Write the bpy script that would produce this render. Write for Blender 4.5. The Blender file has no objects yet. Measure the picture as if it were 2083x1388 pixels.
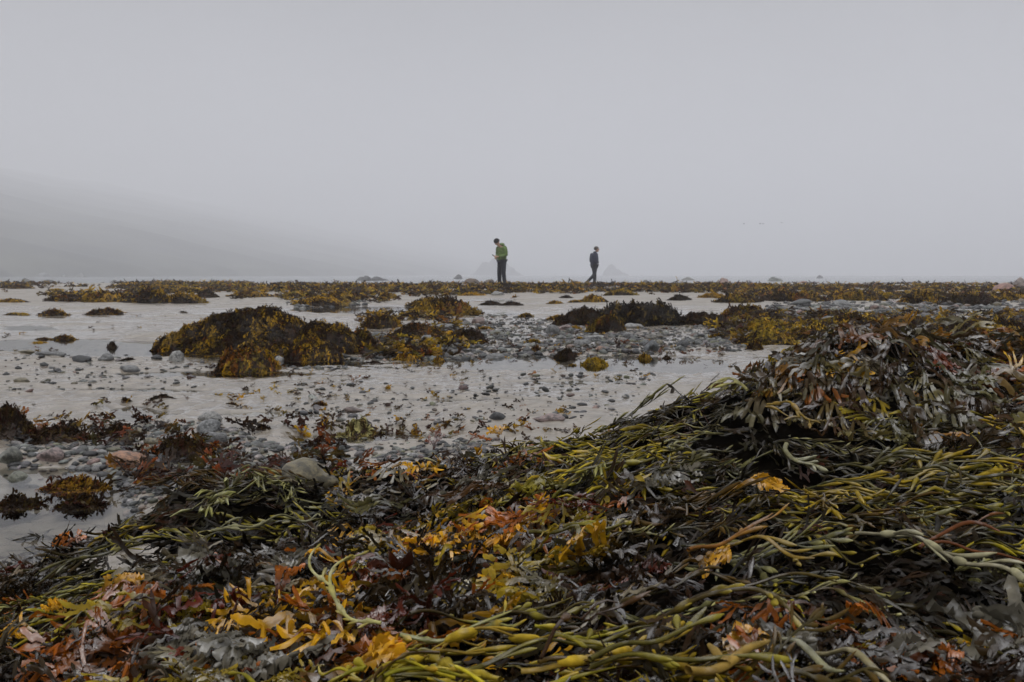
import bpy, bmesh, math, random
import numpy as np
from mathutils import Vector, Matrix

# ------------------------------------------------------------------ camera, sky, sun, exposure
sc = bpy.context.scene
COL = sc.collection
FPX, CX, CY, PITCH, CAMZ = 2083 * 35 / 36.0, 1041.5, 694.0, math.atan(134 / (2083 * 35 / 36.0)), 0.5
cam_d = bpy.data.cameras.new("camera")
cam_d.lens, cam_d.sensor_width = 35, 36
cam_d.clip_start, cam_d.clip_end = 0.05, 20000
cam_d.dof.use_dof = True
cam_d.dof.focus_distance = 1.8
cam_d.dof.aperture_fstop = 20
cam = bpy.data.objects.new("camera", cam_d)
COL.objects.link(cam)
cam.location = (0, 0, CAMZ)
cam.rotation_euler = (math.pi / 2 - PITCH, 0, 0)
sc.camera = cam

SUN_EL, SUN_AZ = math.radians(62), math.radians(200)
world = bpy.data.worlds.new("World")
sc.world = world
world.use_nodes = True
wn, wl = world.node_tree.nodes, world.node_tree.links
wn.clear()
w_out = wn.new("ShaderNodeOutputWorld")
w_bg = wn.new("ShaderNodeBackground")
w_sky = wn.new("ShaderNodeTexSky")
w_sky.sky_type = 'NISHITA'
w_sky.sun_disc = False
w_sky.sun_elevation, w_sky.sun_rotation = SUN_EL, SUN_AZ
w_sky.dust_density = 6.0
w_hsv = wn.new("ShaderNodeHueSaturation")
w_hsv.inputs['Saturation'].default_value = 0.10
# overcast: a grey cloud deck, brighter overhead, mottled softly, laid over the sky texture
w_tc = wn.new("ShaderNodeTexCoord")
w_sep = wn.new("ShaderNodeSeparateXYZ")
w_ramp = wn.new("ShaderNodeValToRGB")
w_ramp.color_ramp.elements[0].position = 0.0
w_ramp.color_ramp.elements[0].color = (3.3, 3.32, 3.56, 1)
w_ramp.color_ramp.elements[1].position = 0.75
w_ramp.color_ramp.elements[1].color = (13.5, 13.6, 14.0, 1)
for p_, v_ in ((0.10, 3.0), (0.30, 1.3), (0.45, 2.2), (0.60, 8.0)):
    e = w_ramp.color_ramp.elements.new(p_)
    e.color = (v_, v_ * 1.01, v_ * 1.07, 1)
w_noise = wn.new("ShaderNodeTexNoise")
w_noise.inputs['Scale'].default_value = 1.6
w_noise.inputs['Detail'].default_value = 3
w_nm = wn.new("ShaderNodeMapRange")
w_nm.inputs['From Min'].default_value, w_nm.inputs['From Max'].default_value = 0.3, 0.7
w_nm.inputs['To Min'].default_value, w_nm.inputs['To Max'].default_value = 0.72, 1.28
w_mul = wn.new("ShaderNodeVectorMath")
w_mul.operation = 'SCALE'
w_mix = wn.new("ShaderNodeMixRGB")
w_mix.inputs['Fac'].default_value = 0.8
wl.new(w_tc.outputs['Generated'], w_sep.inputs[0])
wl.new(w_sep.outputs['Z'], w_ramp.inputs['Fac'])
wl.new(w_tc.outputs['Generated'], w_noise.inputs['Vector'])
wl.new(w_noise.outputs['Fac'], w_nm.inputs['Value'])
wl.new(w_ramp.outputs['Color'], w_mul.inputs[0])
wl.new(w_nm.outputs['Result'], w_mul.inputs['Scale'])
wl.new(w_sky.outputs['Color'], w_hsv.inputs['Color'])
wl.new(w_hsv.outputs['Color'], w_mix.inputs['Color1'])
wl.new(w_mul.outputs['Vector'], w_mix.inputs['Color2'])
wl.new(w_mix.outputs['Color'], w_bg.inputs['Color'])
w_bg.inputs['Strength'].default_value = 0.15
wl.new(w_bg.outputs['Background'], w_out.inputs['Surface'])

sun_d = bpy.data.lights.new("sun", 'SUN')
sun_d.energy, sun_d.angle, sun_d.color = 0.5, math.radians(40), (1.0, 0.97, 0.92)
sun = bpy.data.objects.new("sun", sun_d)
COL.objects.link(sun)
sun.rotation_euler = (math.pi / 2 - SUN_EL, 0, math.pi - SUN_AZ)

sc.view_settings.view_transform = 'Standard'
sc.view_settings.look = 'None'
sc.view_settings.exposure = -0.02
sc.view_settings.gamma = 1.0
sc.view_settings.use_curve_mapping = False
sc.cycles.max_bounces = 8
sc.cycles.diffuse_bounces = 3
sc.cycles.volume_bounces = 2
sc.cycles.transparent_max_bounces = 12
sc.cycles.use_denoising = True

# ------------------------------------------------------------------ pixel <-> place
_F = np.array([0, math.cos(PITCH), -math.sin(PITCH)])
_U = np.array([0, math.sin(PITCH), math.cos(PITCH)])


def ray(px, py):
    return _F + np.array([(px - CX) / FPX, 0, 0]) + _U * ((CY - py) / FPX)


def at(px, py, y):
    """the place y metres in front of the camera seen at a pixel of the photograph"""
    d = ray(px, py)
    return np.array([0, 0, CAMZ]) + d * (y / d[1])


def proj(x, y, z):
    zz = z - CAMZ
    dep = np.maximum(y * _F[1] + zz * _F[2], 1e-4)
    up = y * _U[1] + zz * _U[2]
    return CX + FPX * x / dep, CY - FPX * up / dep


# ------------------------------------------------------------------ noise
def _h(ix, iy, iz, seed):
    h = (ix.astype(np.uint32) * np.uint32(374761393) + iy.astype(np.uint32) * np.uint32(668265263)
         + iz.astype(np.uint32) * np.uint32(2246822519) + np.uint32((seed * 3266489917) & 0xffffffff))
    h = (h ^ (h >> np.uint32(15))) * np.uint32(2246822519)
    h = (h ^ (h >> np.uint32(13))) * np.uint32(3266489917)
    return ((h ^ (h >> np.uint32(16))) & np.uint32(0xffffff)).astype(np.float64) / 8388607.5 - 1.0


def vn(x, y, z=0.0, seed=0):
    x, y = np.asarray(x, float), np.asarray(y, float)
    z = np.zeros_like(x) + z
    x0, y0, z0 = np.floor(x), np.floor(y), np.floor(z)
    fx, fy, fz = x - x0, y - y0, z - z0
    fx, fy, fz = fx * fx * (3 - 2 * fx), fy * fy * (3 - 2 * fy), fz * fz * (3 - 2 * fz)
    a, b, c = x0.astype(np.int64), y0.astype(np.int64), z0.astype(np.int64)
    r = 0
    for i in (0, 1):
        for j in (0, 1):
            for k in (0, 1):
                r = r + _h(a + i, b + j, c + k, seed) * (fx if i else 1 - fx) * (fy if j else 1 - fy) * (fz if k else 1 - fz)
    return r


def fbm(x, y, z=0.0, seed=0, o=4):
    r, a, t = 0, 1.0, 0
    for i in range(o):
        f = 2.0 ** i
        r = r + a * vn(np.asarray(x) * f + 17.3 * i, np.asarray(y) * f - 9.1 * i, np.asarray(z) * f, seed + i)
        t += a
        a *= 0.5
    return r / t * 1.4


def sst(a, b, x):
    t = np.clip((np.asarray(x, float) - a) / (b - a), 0, 1)
    return t * t * (3 - 2 * t)


def inpoly(px, py, poly):
    px, py = np.asarray(px, float), np.asarray(py, float)
    c = np.zeros(px.shape, bool)
    n = len(poly)
    for i in range(n):
        x1, y1 = poly[i]
        x2, y2 = poly[(i + 1) % n]
        if y1 == y2:
            continue
        m = ((y1 > py) != (y2 > py)) & (px < (x2 - x1) * (py - y1) / (y2 - y1) + x1)
        c ^= m
    return c


# ------------------------------------------------------------------ mesh and tagging helpers
def tag(o, label=None, cat=None, group=None, kind=None):
    if label: o['label'] = label
    if cat: o['category'] = cat
    if group: o['group'] = group
    if kind: o['kind'] = kind
    return o


def mesh(name, V, F, mat, parent=None, col=None, smooth=True, loc=None):
    """V (n,3), F: list of int arrays (m,3)/(m,4); col (n,3) pigment per vertex"""
    V = np.ascontiguousarray(V, np.float32)
    me = bpy.data.meshes.new(name)
    F = [np.asarray(f, np.int32) for f in (F if isinstance(F, list) else [F]) if len(f)]
    nl = sum(f.size for f in F)
    nf = sum(len(f) for f in F)
    me.vertices.add(len(V))
    me.vertices.foreach_set("co", V.ravel())
    me.loops.add(nl)
    me.loops.foreach_set("vertex_index", np.concatenate([f.ravel() for f in F]))
    me.polygons.add(nf)
    tot = np.concatenate([np.full(len(f), f.shape[1], np.int32) for f in F])
    me.polygons.foreach_set("loop_start", np.concatenate([[0], np.cumsum(tot)[:-1]]).astype(np.int32))
    me.polygons.foreach_set("loop_total", tot)
    if smooth:
        me.polygons.foreach_set("use_smooth", np.ones(nf, bool))
    if col is not None:
        a = me.attributes.new("Col", 'FLOAT_COLOR', 'POINT')
        a.data.foreach_set("color", np.column_stack([col, np.ones(len(V))]).astype(np.float32).ravel())
    me.update(calc_edges=True)
    me.materials.append(mat)
    o = bpy.data.objects.new(name, me)
    COL.objects.link(o)
    if parent: o.parent = parent
    if loc is not None: o.location = loc
    return o


def empty(name, loc, rz=0):
    o = bpy.data.objects.new(name, None)
    COL.objects.link(o)
    o.location, o.rotation_euler = loc, (0, 0, rz)
    o.empty_display_size = 0.1
    return o


def copy_tree(o, parent=None):
    c = o.copy()
    COL.objects.link(c)
    if parent: c.parent = parent
    for ch in [k for k in bpy.data.objects if k.parent == o]:
        copy_tree(ch, c)
    return c


# ------------------------------------------------------------------ materials
def new_mat(name):
    m = bpy.data.materials.new(name)
    m.use_nodes = True
    nt = m.node_tree
    return m, nt, nt.nodes['Principled BSDF'], nt.nodes['Material Output']


def noise_node(nt, scale, detail=4, coord='Object', stretch=None):
    tc = nt.nodes.new("ShaderNodeTexCoord")
    n = nt.nodes.new("ShaderNodeTexNoise")
    n.inputs['Scale'].default_value = scale
    n.inputs['Detail'].default_value = detail
    if stretch:
        mp = nt.nodes.new("ShaderNodeMapping")
        mp.inputs['Scale'].default_value = stretch
        nt.links.new(tc.outputs[coord], mp.inputs[0])
        nt.links.new(mp.outputs[0], n.inputs['Vector'])
    else:
        nt.links.new(tc.outputs[coord], n.inputs['Vector'])
    return n


def maprange(nt, src, a, b, c, d):
    m = nt.nodes.new("ShaderNodeMapRange")
    for k, v in zip(('From Min', 'From Max', 'To Min', 'To Max'), (a, b, c, d)):
        m.inputs[k].default_value = v
    nt.links.new(src, m.inputs['Value'])
    return m.outputs['Result']


def scaled(nt, colour, fac):
    v = nt.nodes.new("ShaderNodeVectorMath")
    v.operation = 'SCALE'
    nt.links.new(colour, v.inputs[0])
    nt.links.new(fac, v.inputs['Scale'])
    return v.outputs['Vector']


def bump(nt, b, height, dist, strength=0.6):
    n = nt.nodes.new("ShaderNodeBump")
    n.inputs['Distance'].default_value = dist
    n.inputs['Strength'].default_value = strength
    nt.links.new(height, n.inputs['Height'])
    nt.links.new(n.outputs['Normal'], b.inputs['Normal'])
    return n


def weed_mat(name, rough=(0.22, 0.5), spec=0.7, transl=0.22, nscale=60, bdist=0.0012, ior=1.5):
    m, nt, b, out = new_mat(name)
    at_ = nt.nodes.new("ShaderNodeAttribute")
    at_.attribute_name = "Col"
    oi = nt.nodes.new("ShaderNodeObjectInfo")
    mx = nt.nodes.new("ShaderNodeVectorMath")
    mx.operation = 'MULTIPLY'
    nt.links.new(at_.outputs['Color'], mx.inputs[0])
    nt.links.new(oi.outputs['Color'], mx.inputs[1])
    n = noise_node(nt, nscale, 3)
    c = scaled(nt, mx.outputs['Vector'], maprange(nt, n.outputs['Fac'], 0.3, 0.7, 0.65, 1.35))
    nt.links.new(c, b.inputs['Base Color'])
    n2 = noise_node(nt, nscale * 0.45, 2)
    nt.links.new(maprange(nt, n2.outputs['Fac'], 0.35, 0.65, *rough), b.inputs['Roughness'])
    n4 = noise_node(nt, nscale * 0.4, 2)
    nt.links.new(maprange(nt, n4.outputs['Fac'], 0.49, 0.62, 0.03, spec), b.inputs['Specular IOR Level'])
    b.inputs['IOR'].default_value = ior
    n3 = noise_node(nt, nscale * 4, 2)
    bn = bump(nt, b, n3.outputs['Fac'], bdist, 0.5)
    tr = nt.nodes.new("ShaderNodeBsdfTranslucent")
    nt.links.new(scaled(nt, c, maprange(nt, n.outputs['Fac'], 0, 1, 2.0, 2.0)), tr.inputs['Color'])
    mix = nt.nodes.new("ShaderNodeMixShader")
    mix.inputs['Fac'].default_value = transl
    nt.links.new(b.outputs[0], mix.inputs[1])
    nt.links.new(tr.outputs[0], mix.inputs[2])
    nt.links.new(mix.outputs[0], out.inputs['Surface'])
    return m


def plain_mat(name, colour, rough=0.6, spec=0.4, nscale=30, var=(0.8, 1.2), bdist=0.002):
    m, nt, b, out = new_mat(name)
    rgb = nt.nodes.new("ShaderNodeRGB")
    rgb.outputs[0].default_value = (*colour, 1)
    n = noise_node(nt, nscale, 4)
    nt.links.new(scaled(nt, rgb.outputs[0], maprange(nt, n.outputs['Fac'], 0.3, 0.7, *var)), b.inputs['Base Color'])
    b.inputs['Roughness'].default_value = rough
    b.inputs['Specular IOR Level'].default_value = spec
    bump(nt, b, n.outputs['Fac'], bdist)
    return m


def stone_mat(name, rough=0.42, attr=False):
    """wet stone: object colour (or vertex pigment) broken by mottles and fine specks"""
    m, nt, b, out = new_mat(name)
    if attr:
        s = nt.nodes.new("ShaderNodeAttribute")
        s.attribute_name = "Col"
    else:
        s = nt.nodes.new("ShaderNodeObjectInfo")
    n = noise_node(nt, 7 if not attr else 60, 7)
    n2 = noise_node(nt, 60 if not attr else 300, 3)
    f = nt.nodes.new("ShaderNodeMath")
    f.operation = 'MULTIPLY'
    nt.links.new(maprange(nt, n.outputs['Fac'], 0.32, 0.68, 0.4, 1.25), f.inputs[0])
    nt.links.new(maprange(nt, n2.outputs['Fac'], 0.35, 0.65, 0.65, 1.2), f.inputs[1])
    n5 = noise_node(nt, 2.2 if not attr else 20, 6)
    f2 = nt.nodes.new("ShaderNodeMath")
    f2.operation = 'MULTIPLY'
    nt.links.new(f.outputs[0], f2.inputs[0])
    nt.links.new(maprange(nt, n5.outputs['Fac'], 0.50, 0.60, 1.0, 0.38), f2.inputs[1])
    nt.links.new(scaled(nt, s.outputs['Color'], f2.outputs[0]), b.inputs['Base Color'])
    nt.links.new(maprange(nt, n.outputs['Fac'], 0.3, 0.7, rough - 0.15, rough + 0.2), b.inputs['Roughness'])
    b.inputs['Specular IOR Level'].default_value = 0.5
    bump(nt, b, n2.outputs['Fac'], 0.0015)
    return m


def sand_mat():
    m, nt, b, out = new_mat("wet_sand")
    geo = nt.nodes.new("ShaderNodeNewGeometry")
    sep = nt.nodes.new("ShaderNodeSeparateXYZ")
    nt.links.new(geo.outputs['Position'], sep.inputs[0])
    ramp = nt.nodes.new("ShaderNodeValToRGB")
    ramp.color_ramp.elements[0].color = (0.20, 0.177, 0.146, 1)
    ramp.color_ramp.elements[1].color = (0.25, 0.218, 0.178, 1)
    n = noise_node(nt, 1.3, 5)
    n2 = noise_node(nt, 14, 5)
    wet = maprange(nt, sep.outputs['Z'], 0.0, 0.03, 0.0, 1.0)
    ad = nt.nodes.new("ShaderNodeMath")
    ad.operation = 'MULTIPLY_ADD'
    nt.links.new(n.outputs['Fac'], ad.inputs[0])
    ad.inputs[1].default_value = 0.9
    nt.links.new(maprange(nt, wet, 0, 1, -0.25, 0.3), ad.inputs[2])
    nt.links.new(ad.outputs[0], ramp.inputs['Fac'])
    n3 = noise_node(nt, 420, 2)
    c = scaled(nt, ramp.outputs[0], maprange(nt, n3.outputs['Fac'], 0.3, 0.7, 0.8, 1.2))
    c = scaled(nt, c, maprange(nt, n2.outputs['Fac'], 0.3, 0.7, 0.72, 1.15))
    nt.links.new(c, b.inputs['Base Color'])
    nt.links.new(maprange(nt, ad.outputs[0], 0.25, 0.9, 0.06, 0.5), b.inputs['Roughness'])
    b.inputs['Specular IOR Level'].default_value = 0.5
    bump(nt, b, n2.outputs['Fac'], 0.006, 0.5)
    return m


def water_mat(name, tint, wave=9.0, wdist=0.0008):
    """still shallow water: Fresnel mirror over a faintly tinted clear layer"""
    m, nt, b, out = new_mat(name)
    nt.nodes.remove(b)
    g = nt.nodes.new("ShaderNodeBsdfGlossy")
    g.inputs['Roughness'].default_value = 0.03
    t = nt.nodes.new("ShaderNodeBsdfTransparent")
    t.inputs['Color'].default_value = (*tint, 1)
    fr = nt.nodes.new("ShaderNodeFresnel")
    fr.inputs['IOR'].default_value = 1.4
    n = noise_node(nt, wave, 3)
    bp = nt.nodes.new("ShaderNodeBump")
    bp.inputs['Distance'].default_value = wdist
    nt.links.new(n.outputs['Fac'], bp.inputs['Height'])
    nt.links.new(bp.outputs[0], g.inputs['Normal'])
    nt.links.new(bp.outputs[0], fr.inputs['Normal'])
    mx = nt.nodes.new("ShaderNodeMixShader")
    nt.links.new(fr.outputs[0], mx.inputs[0])
    nt.links.new(t.outputs[0], mx.inputs[1])
    nt.links.new(g.outputs[0], mx.inputs[2])
    nt.links.new(mx.outputs[0], out.inputs['Surface'])
    return m


M_FUCUS = weed_mat("bladder_wrack", (0.07, 0.22), 0.9, 0.2, 60, 0.0015, 1.8)
M_EGG = weed_mat("egg_wrack", (0.10, 0.28), 0.55, 0.03, 90, 0.001, 1.6)
M_CLUMP = weed_mat("clump_weed", (0.3, 0.6), 0.3, 0.25, 12, 0.002)
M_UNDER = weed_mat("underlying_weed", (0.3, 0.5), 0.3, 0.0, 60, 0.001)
M_BED = plain_mat("shade_black_weed", (0.0022, 0.0016, 0.001), 0.7, 0.0, 25, (0.5, 1.5), 0.01)  # shade put into the colour: near black so frond gaps stay dark
M_STONE = stone_mat("wet_stone")
M_PEBBLE = stone_mat("wet_pebbles", 0.4, True)
M_SAND = sand_mat()
M_WATER = water_mat("pool_water", (0.95, 0.95, 0.92))
M_SEA = water_mat("sea_water", (0.10, 0.12, 0.13), 0.6, 0.05)
M_HILL = plain_mat("hillside", (0.045, 0.045, 0.030), 0.9, 0.2, 0.02, (0.5, 1.6), 1.0)
M_ROCK = stone_mat("weathered_rock", 0.7)

# ------------------------------------------------------------------ the ground
POOLS = [  # ellipses in the photograph where the sand dips under water: cx, cy, rx, ry, depth
    (150, 707, 220, 17, .035), (1150, 738, 330, 17, .03), (640, 738, 100, 9, .03), (770, 893, 200, 17, .035),
    (70, 1050, 230, 105, .045), (0, 1268, 70, 34, .05), (745, 632, 170, 9, .06), (270, 842, 60, 22, .02),
    (1400, 745, 120, 16, .02), (1000, 612, 60, 4, .04), (430, 762, 220, 8, .022), (230, 796, 200, 7, .022), (980, 818, 260, 7, .02), (560, 846, 130, 8, .022), (1150, 780, 150, 5, .02), (60, 668, 70, 7, .02),
]


def ground(x, y):
    x, y = np.asarray(x, float), np.asarray(y, float)
    far = sst(9, 36, y)
    z = 0.011 + 0.090 * far - 0.9 * sst(46, 85, y)
    z = z + 0.012 * fbm(x / 1.3, y / 1.3, 0, 3, 2) + 0.009 * fbm(x / .45, y / .38, 0, 4, 2) * sst(12, 5, y) + far * 0.05 * fbm(x / 5, y / 6, 0, 8, 3)
    rip = fbm(x / 0.26 + 0.8 * vn(x / .5, y / .5, 0, 5), y / 0.19, 0, 11, 3)
    z = z + 0.024 * np.sign(rip) * np.abs(rip) ** 1.2 * (0.55 + 0.45 * vn(x / .9, y / .9, 0, 31)) * sst(0.6, 2.0, y)
    z = z + 0.006 * fbm(x / 0.045, y / 0.04, 0, 21, 2) * sst(14, 5, y)
    px, py = proj(x, y, np.zeros_like(x))
    for cx, cy, rx, ry, dp in POOLS:
        r = np.hypot((px - cx) / rx, (py - cy) / ry)
        z = z - dp * sst(1.15, 0.62, r)
    return z


def gpt(px, py):
    """where the sight line through a pixel meets the ground"""
    d = ray(px, py)
    t = np.geomspace(0.6, 80, 2500)
    X, Y, Z = d[0] * t, d[1] * t, CAMZ + d[2] * t
    i = int(np.argmax(Z < np.maximum(ground(X, Y), -0.02)))
    return X[i], Y[i], float(ground(X[i], Y[i]))


def grid_faces(n, m):
    i = np.arange(n - 1)[:, None] * m + np.arange(m - 1)[None]
    i = i.ravel()
    return np.column_stack([i, i + 1, i + m + 1, i + m])


ys = np.concatenate([np.linspace(-4, 0.4, 24)[:-1], np.geomspace(0.4, 95, 1350)])
s = np.linspace(-1, 1, 560)
s = np.sign(s) * (0.62 * np.abs(s) + 0.9 * np.abs(s) ** 4)
GX = s[None, :] * (np.maximum(ys, 0)[:, None] * 1.0 + 0.9)
GY = np.repeat(ys[:, None], len(s), 1)
tag(mesh("sand", np.column_stack([GX.ravel(), GY.ravel(), ground(GX, GY).ravel()]), grid_faces(len(ys), len(s)), M_SAND),
    kind='structure')
tag(mesh("pool_water", np.array([[-70, -3, 0], [70, -3, 0], [70, 44, 0], [-70, 44, 0]], float), np.array([[0, 1, 2, 3]]), M_WATER),
    kind='structure')
m_, nt_, b_, o_ = new_mat("sea_surface")
b_.inputs['Base Color'].default_value = (0.06, 0.07, 0.075, 1)
b_.inputs['Roughness'].default_value = 0.12
bump(nt_, b_, noise_node(nt_, 0.5, 5, 'Object', (0.4, 1.5, 1)).outputs['Fac'], 0.25, 0.7)
tag(mesh("sea", np.array([[-3300, 47, -.16], [3300, 47, -.16], [3300, 3900, -.16], [-3300, 3900, -.16]], float), np.array([[0, 1, 2, 3]]), m_),
    kind='structure')

# the hillside that rises out of the fog along the bay
hy = np.geomspace(260, 3000, 170)
hs_ = np.linspace(-0.02, 1, 120) ** 1.0
HX = []
cxl = -195 + 0.142 * (hy - 380)
SD = np.maximum(hs_, 0)[None, :] ** 1.5 * 1500 - 6 * (hs_[None, :] < 0)
HX = cxl[:, None] - SD - 14 * fbm(hy / 60, hy * 0, 0, 71, 3)[:, None]
HY = np.repeat(hy[:, None], len(hs_), 1)
HZ = 0.21 * SD + 4 * fbm(HX / 70, HY / 90, 0, 72, 4) * sst(0, 120, SD) + 3.5 * sst(0, 12, SD)
HZ = np.minimum(HZ, 180 + 6 * fbm(HX / 90, HY / 90, 0, 75, 3)) - 1.0
tag(mesh("hill", np.column_stack([HX.ravel(), HY.ravel(), HZ.ravel()]), grid_faces(len(hy), len(hs_))[:, ::-1], M_HILL), kind='structure')

# ------------------------------------------------------------------ the heaped seaweed close to the camera: its surface
HEAP = [  # px, py, metres from the camera
    (-200, 1420, .98), (0, 1390, 1.04), (300, 1390, .85), (700, 1390, .76), (1100, 1390, .72), (1500, 1390, .73), (2083, 1390, .70), (2400, 1390, .70),
    (700, 1800, .45), (1300, 1800, .42), (2000, 1800, .42), (200, 1800, .55),
    (0, 1300, 1.25), (30, 1190, 1.55), (150, 1150, 1.62), (300, 1200, 1.30), (300, 1300, 1.05), (500, 1150, 1.45), (480, 972, 2.05), (380, 990, 2.0), (580, 985, 2.06),
    (300, 1050, 1.93), (650, 1000, 2.0), (700, 1100, 1.55), (700, 1250, 1.1), (850, 915, 2.35), (950, 905, 2.3), (1000, 1000, 1.85),
    (1000, 1150, 1.35), (1000, 1280, 1.0), (1200, 860, 2.12), (1200, 950, 1.75), (1200, 1080, 1.35), (1300, 1250, 1.0),
    (1390, 795, 2.15), (1450, 870, 1.85), (1500, 765, 2.2), (1600, 965, 1.62), (1590, 900, 1.72), (1600, 1050, 1.3), (1600, 1200, 1.02),
    (1800, 905, 1.75), (1800, 985, 1.5), (2083, 890, 1.75), (2083, 1050, 1.3), (1800, 1150, 1.08), (2083, 1200, 1.0), (2400, 1050, 1.3), (2400, 890, 1.75),
    (1780, 668, 2.22), (1660, 705, 2.16), (1900, 706, 2.22), (2083, 722, 2.3), (2350, 740, 2.3), (1700, 790, 2.02), (1700, 855, 1.88), (1900, 810, 1.98),
    (1780, 740, 2.12), (2083, 810, 2.05), (1780, 668, 2.36), (2083, 722, 2.42), (1900, 706, 2.36), (1590, 735, 2.2),
]
HOUT = [  # x, y, z outside the heap
    (-.2, 2.85, -.06), (.25, 2.8, -.05), (.55, 2.75, -.05), (.85, 2.85, -.05), (1.2, 2.95, -.05), (1.6, 3.0, -.05), (-.55, 2.6, -.06), (-.75, 2.35, -.06),
    (-.80, 2.1, -.04), (-.93, 1.95, -.06), (-.98, 1.75, -.05), (-.95, 1.5, -.05), (-.9, 1.3, -.02), (-1.2, 1.6, -.08), (-1.3, 2.2, -.1), (-1.5, 1.2, -.08), (-.35, 2.6, -.05),
    (2.2, 2.9, -.05), (2.6, 2.2, .0), (-1.4, .6, -.05), (0, 3.4, -.15), (1.3, 3.5, -.15), (-1, 3.2, -.15), (.15, 2.62, -.01),
]
hp = np.array([at(*q) for q in HEAP] + [np.array(q, float) for q in HOUT])


def _tps(r2):
    return r2 * np.log(r2 + 1e-9)


n_ = len(hp)
A_ = _tps((hp[:, None, 0] - hp[None, :, 0]) ** 2 + (hp[:, None, 1] - hp[None, :, 1]) ** 2) + np.eye(n_) * 0.012
P_ = np.column_stack([np.ones(n_), hp[:, 0], hp[:, 1]])
sol = np.linalg.solve(np.block([[A_, P_], [P_.T, np.zeros((3, 3))]]), np.concatenate([hp[:, 2], np.zeros(3)]))
HX0, HX1, HY0, HY1, HD = -1.7, 2.5, 0.25, 3.3, 0.01
hgx, hgy = np.arange(HX0, HX1, HD), np.arange(HY0, HY1, HD)
gx_, gy_ = np.meshgrid(hgx, hgy)
HG = sol[n_] + sol[n_ + 1] * gx_ + sol[n_ + 2] * gy_
for i in range(n_):
    HG += sol[i] * _tps((gx_ - hp[i, 0]) ** 2 + (gy_ - hp[i, 1]) ** 2)
HG += (0.016 * fbm(gx_ / 0.22, gy_ / 0.22, 0, 41, 3) + 0.010 * fbm(gx_ / 0.10, gy_ / 0.08, 0, 42, 2) * sst(2.0, 1.4, gy_)) * sst(-0.03, 0.06, HG) - 0.018 * sst(-.7, -.2, gx_) - 0.022 * sst(1.5, 1.9, gy_) * sst(-.35, -.05, gx_) + (0.026 + .038 * sst(.9, 1.2, gx_)) * sst(.45, .7, gx_) * sst(1.85, 2.05, gy_) * sst(2.75, 2.45, gy_)


def gsample(G, x, y):
    fx = np.clip((x - HX0) / HD, 0, G.shape[1] - 1.001)
    fy = np.clip((y - HY0) / HD, 0, G.shape[0] - 1.001)
    i, j = fx.astype(int), fy.astype(int)
    u, v = fx - i, fy - j
    return (G[j, i] * (1 - u) * (1 - v) + G[j, i + 1] * u * (1 - v) + G[j + 1, i] * (1 - u) * v + G[j + 1, i + 1] * u * v)


GS = ground(gx_, gy_)
SURF = np.maximum(HG, GS)


def surf(x, y):
    return gsample(SURF, np.asarray(x, float), np.asarray(y, float))


def spt(px, py, lift=0.0):
    d = ray(px, py)
    t = np.linspace(0.4, 3.2, 1400)
    X, Y, Z = d[0] * t, d[1] * t, CAMZ + d[2] * t
    i = int(np.argmax(Z < surf(X, Y) + lift))
    return X[i], Y[i], Z[i] - lift


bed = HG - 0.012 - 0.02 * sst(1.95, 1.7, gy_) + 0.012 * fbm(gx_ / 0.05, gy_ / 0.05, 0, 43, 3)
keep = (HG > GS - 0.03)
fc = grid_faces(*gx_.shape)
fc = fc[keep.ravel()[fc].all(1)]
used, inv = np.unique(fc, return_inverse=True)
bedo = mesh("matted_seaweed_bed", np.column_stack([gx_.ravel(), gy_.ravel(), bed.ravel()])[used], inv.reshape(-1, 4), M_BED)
tag(bedo, "matted wet seaweed blackened to stand for shade beneath the heaped fronds", "seaweed", kind='stuff')

# ------------------------------------------------------------------ seaweed fronds, laid out flat: (V, F, t)


class Flat:
    def __init__(self):
        self.v, self.f, self.t, self.n = [], [], [], 0

    def add(self, v, f, t):
        self.v.append(v)
        self.f.append(f + self.n)
        self.t.append(t)
        self.n += len(v)

    def done(self):
        return np.concatenate(self.v), np.concatenate(self.f), np.concatenate(self.t)


def ellip(c, ax, ang=0, nu=8, nv=6):
    th = np.linspace(0.02, math.pi - 0.02, nv)
    ph = np.linspace(0, 2 * math.pi, nu, endpoint=False)
    T, Pp = np.meshgrid(th, ph, indexing='ij')
    a = np.cos(T).ravel() * ax[0]
    b = (np.sin(T) * np.cos(Pp)).ravel() * ax[1]
    w = (np.sin(T) * np.sin(Pp)).ravel() * ax[2]
    ca, sa = math.cos(ang), math.sin(ang)
    v = np.column_stack([c[0] + a * ca - b * sa, c[1] + a * sa + b * ca, c[2] + w])
    i = np.arange(nv - 1)[:, None] * nu
    k = np.arange(nu)[None]
    return v, np.stack([i + k, i + (k + 1) % nu, i + nu + (k + 1) % nu, i + nu + k], -1).reshape(-1, 4)


def tube(p, ru, rw, m=6):
    d = np.gradient(p, axis=0)
    ang = np.arctan2(d[:, 1], d[:, 0])
    ph = np.linspace(0, 2 * math.pi, m, endpoint=False)
    off = np.cos(ph)[None] * ru[:, None]
    v = np.stack([p[:, 0:1] - np.sin(ang)[:, None] * off, p[:, 1:2] + np.cos(ang)[:, None] * off,
                  p[:, 2:3] + np.sin(ph)[None] * rw[:, None]], -1).reshape(-1, 3)
    n = len(p)
    i = np.arange(n - 1)[:, None] * m
    k = np.arange(m)[None]
    return v, np.stack([i + k, i + (k + 1) % m, i + m + (k + 1) % m, i + m + k], -1).reshape(-1, 4)


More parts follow.
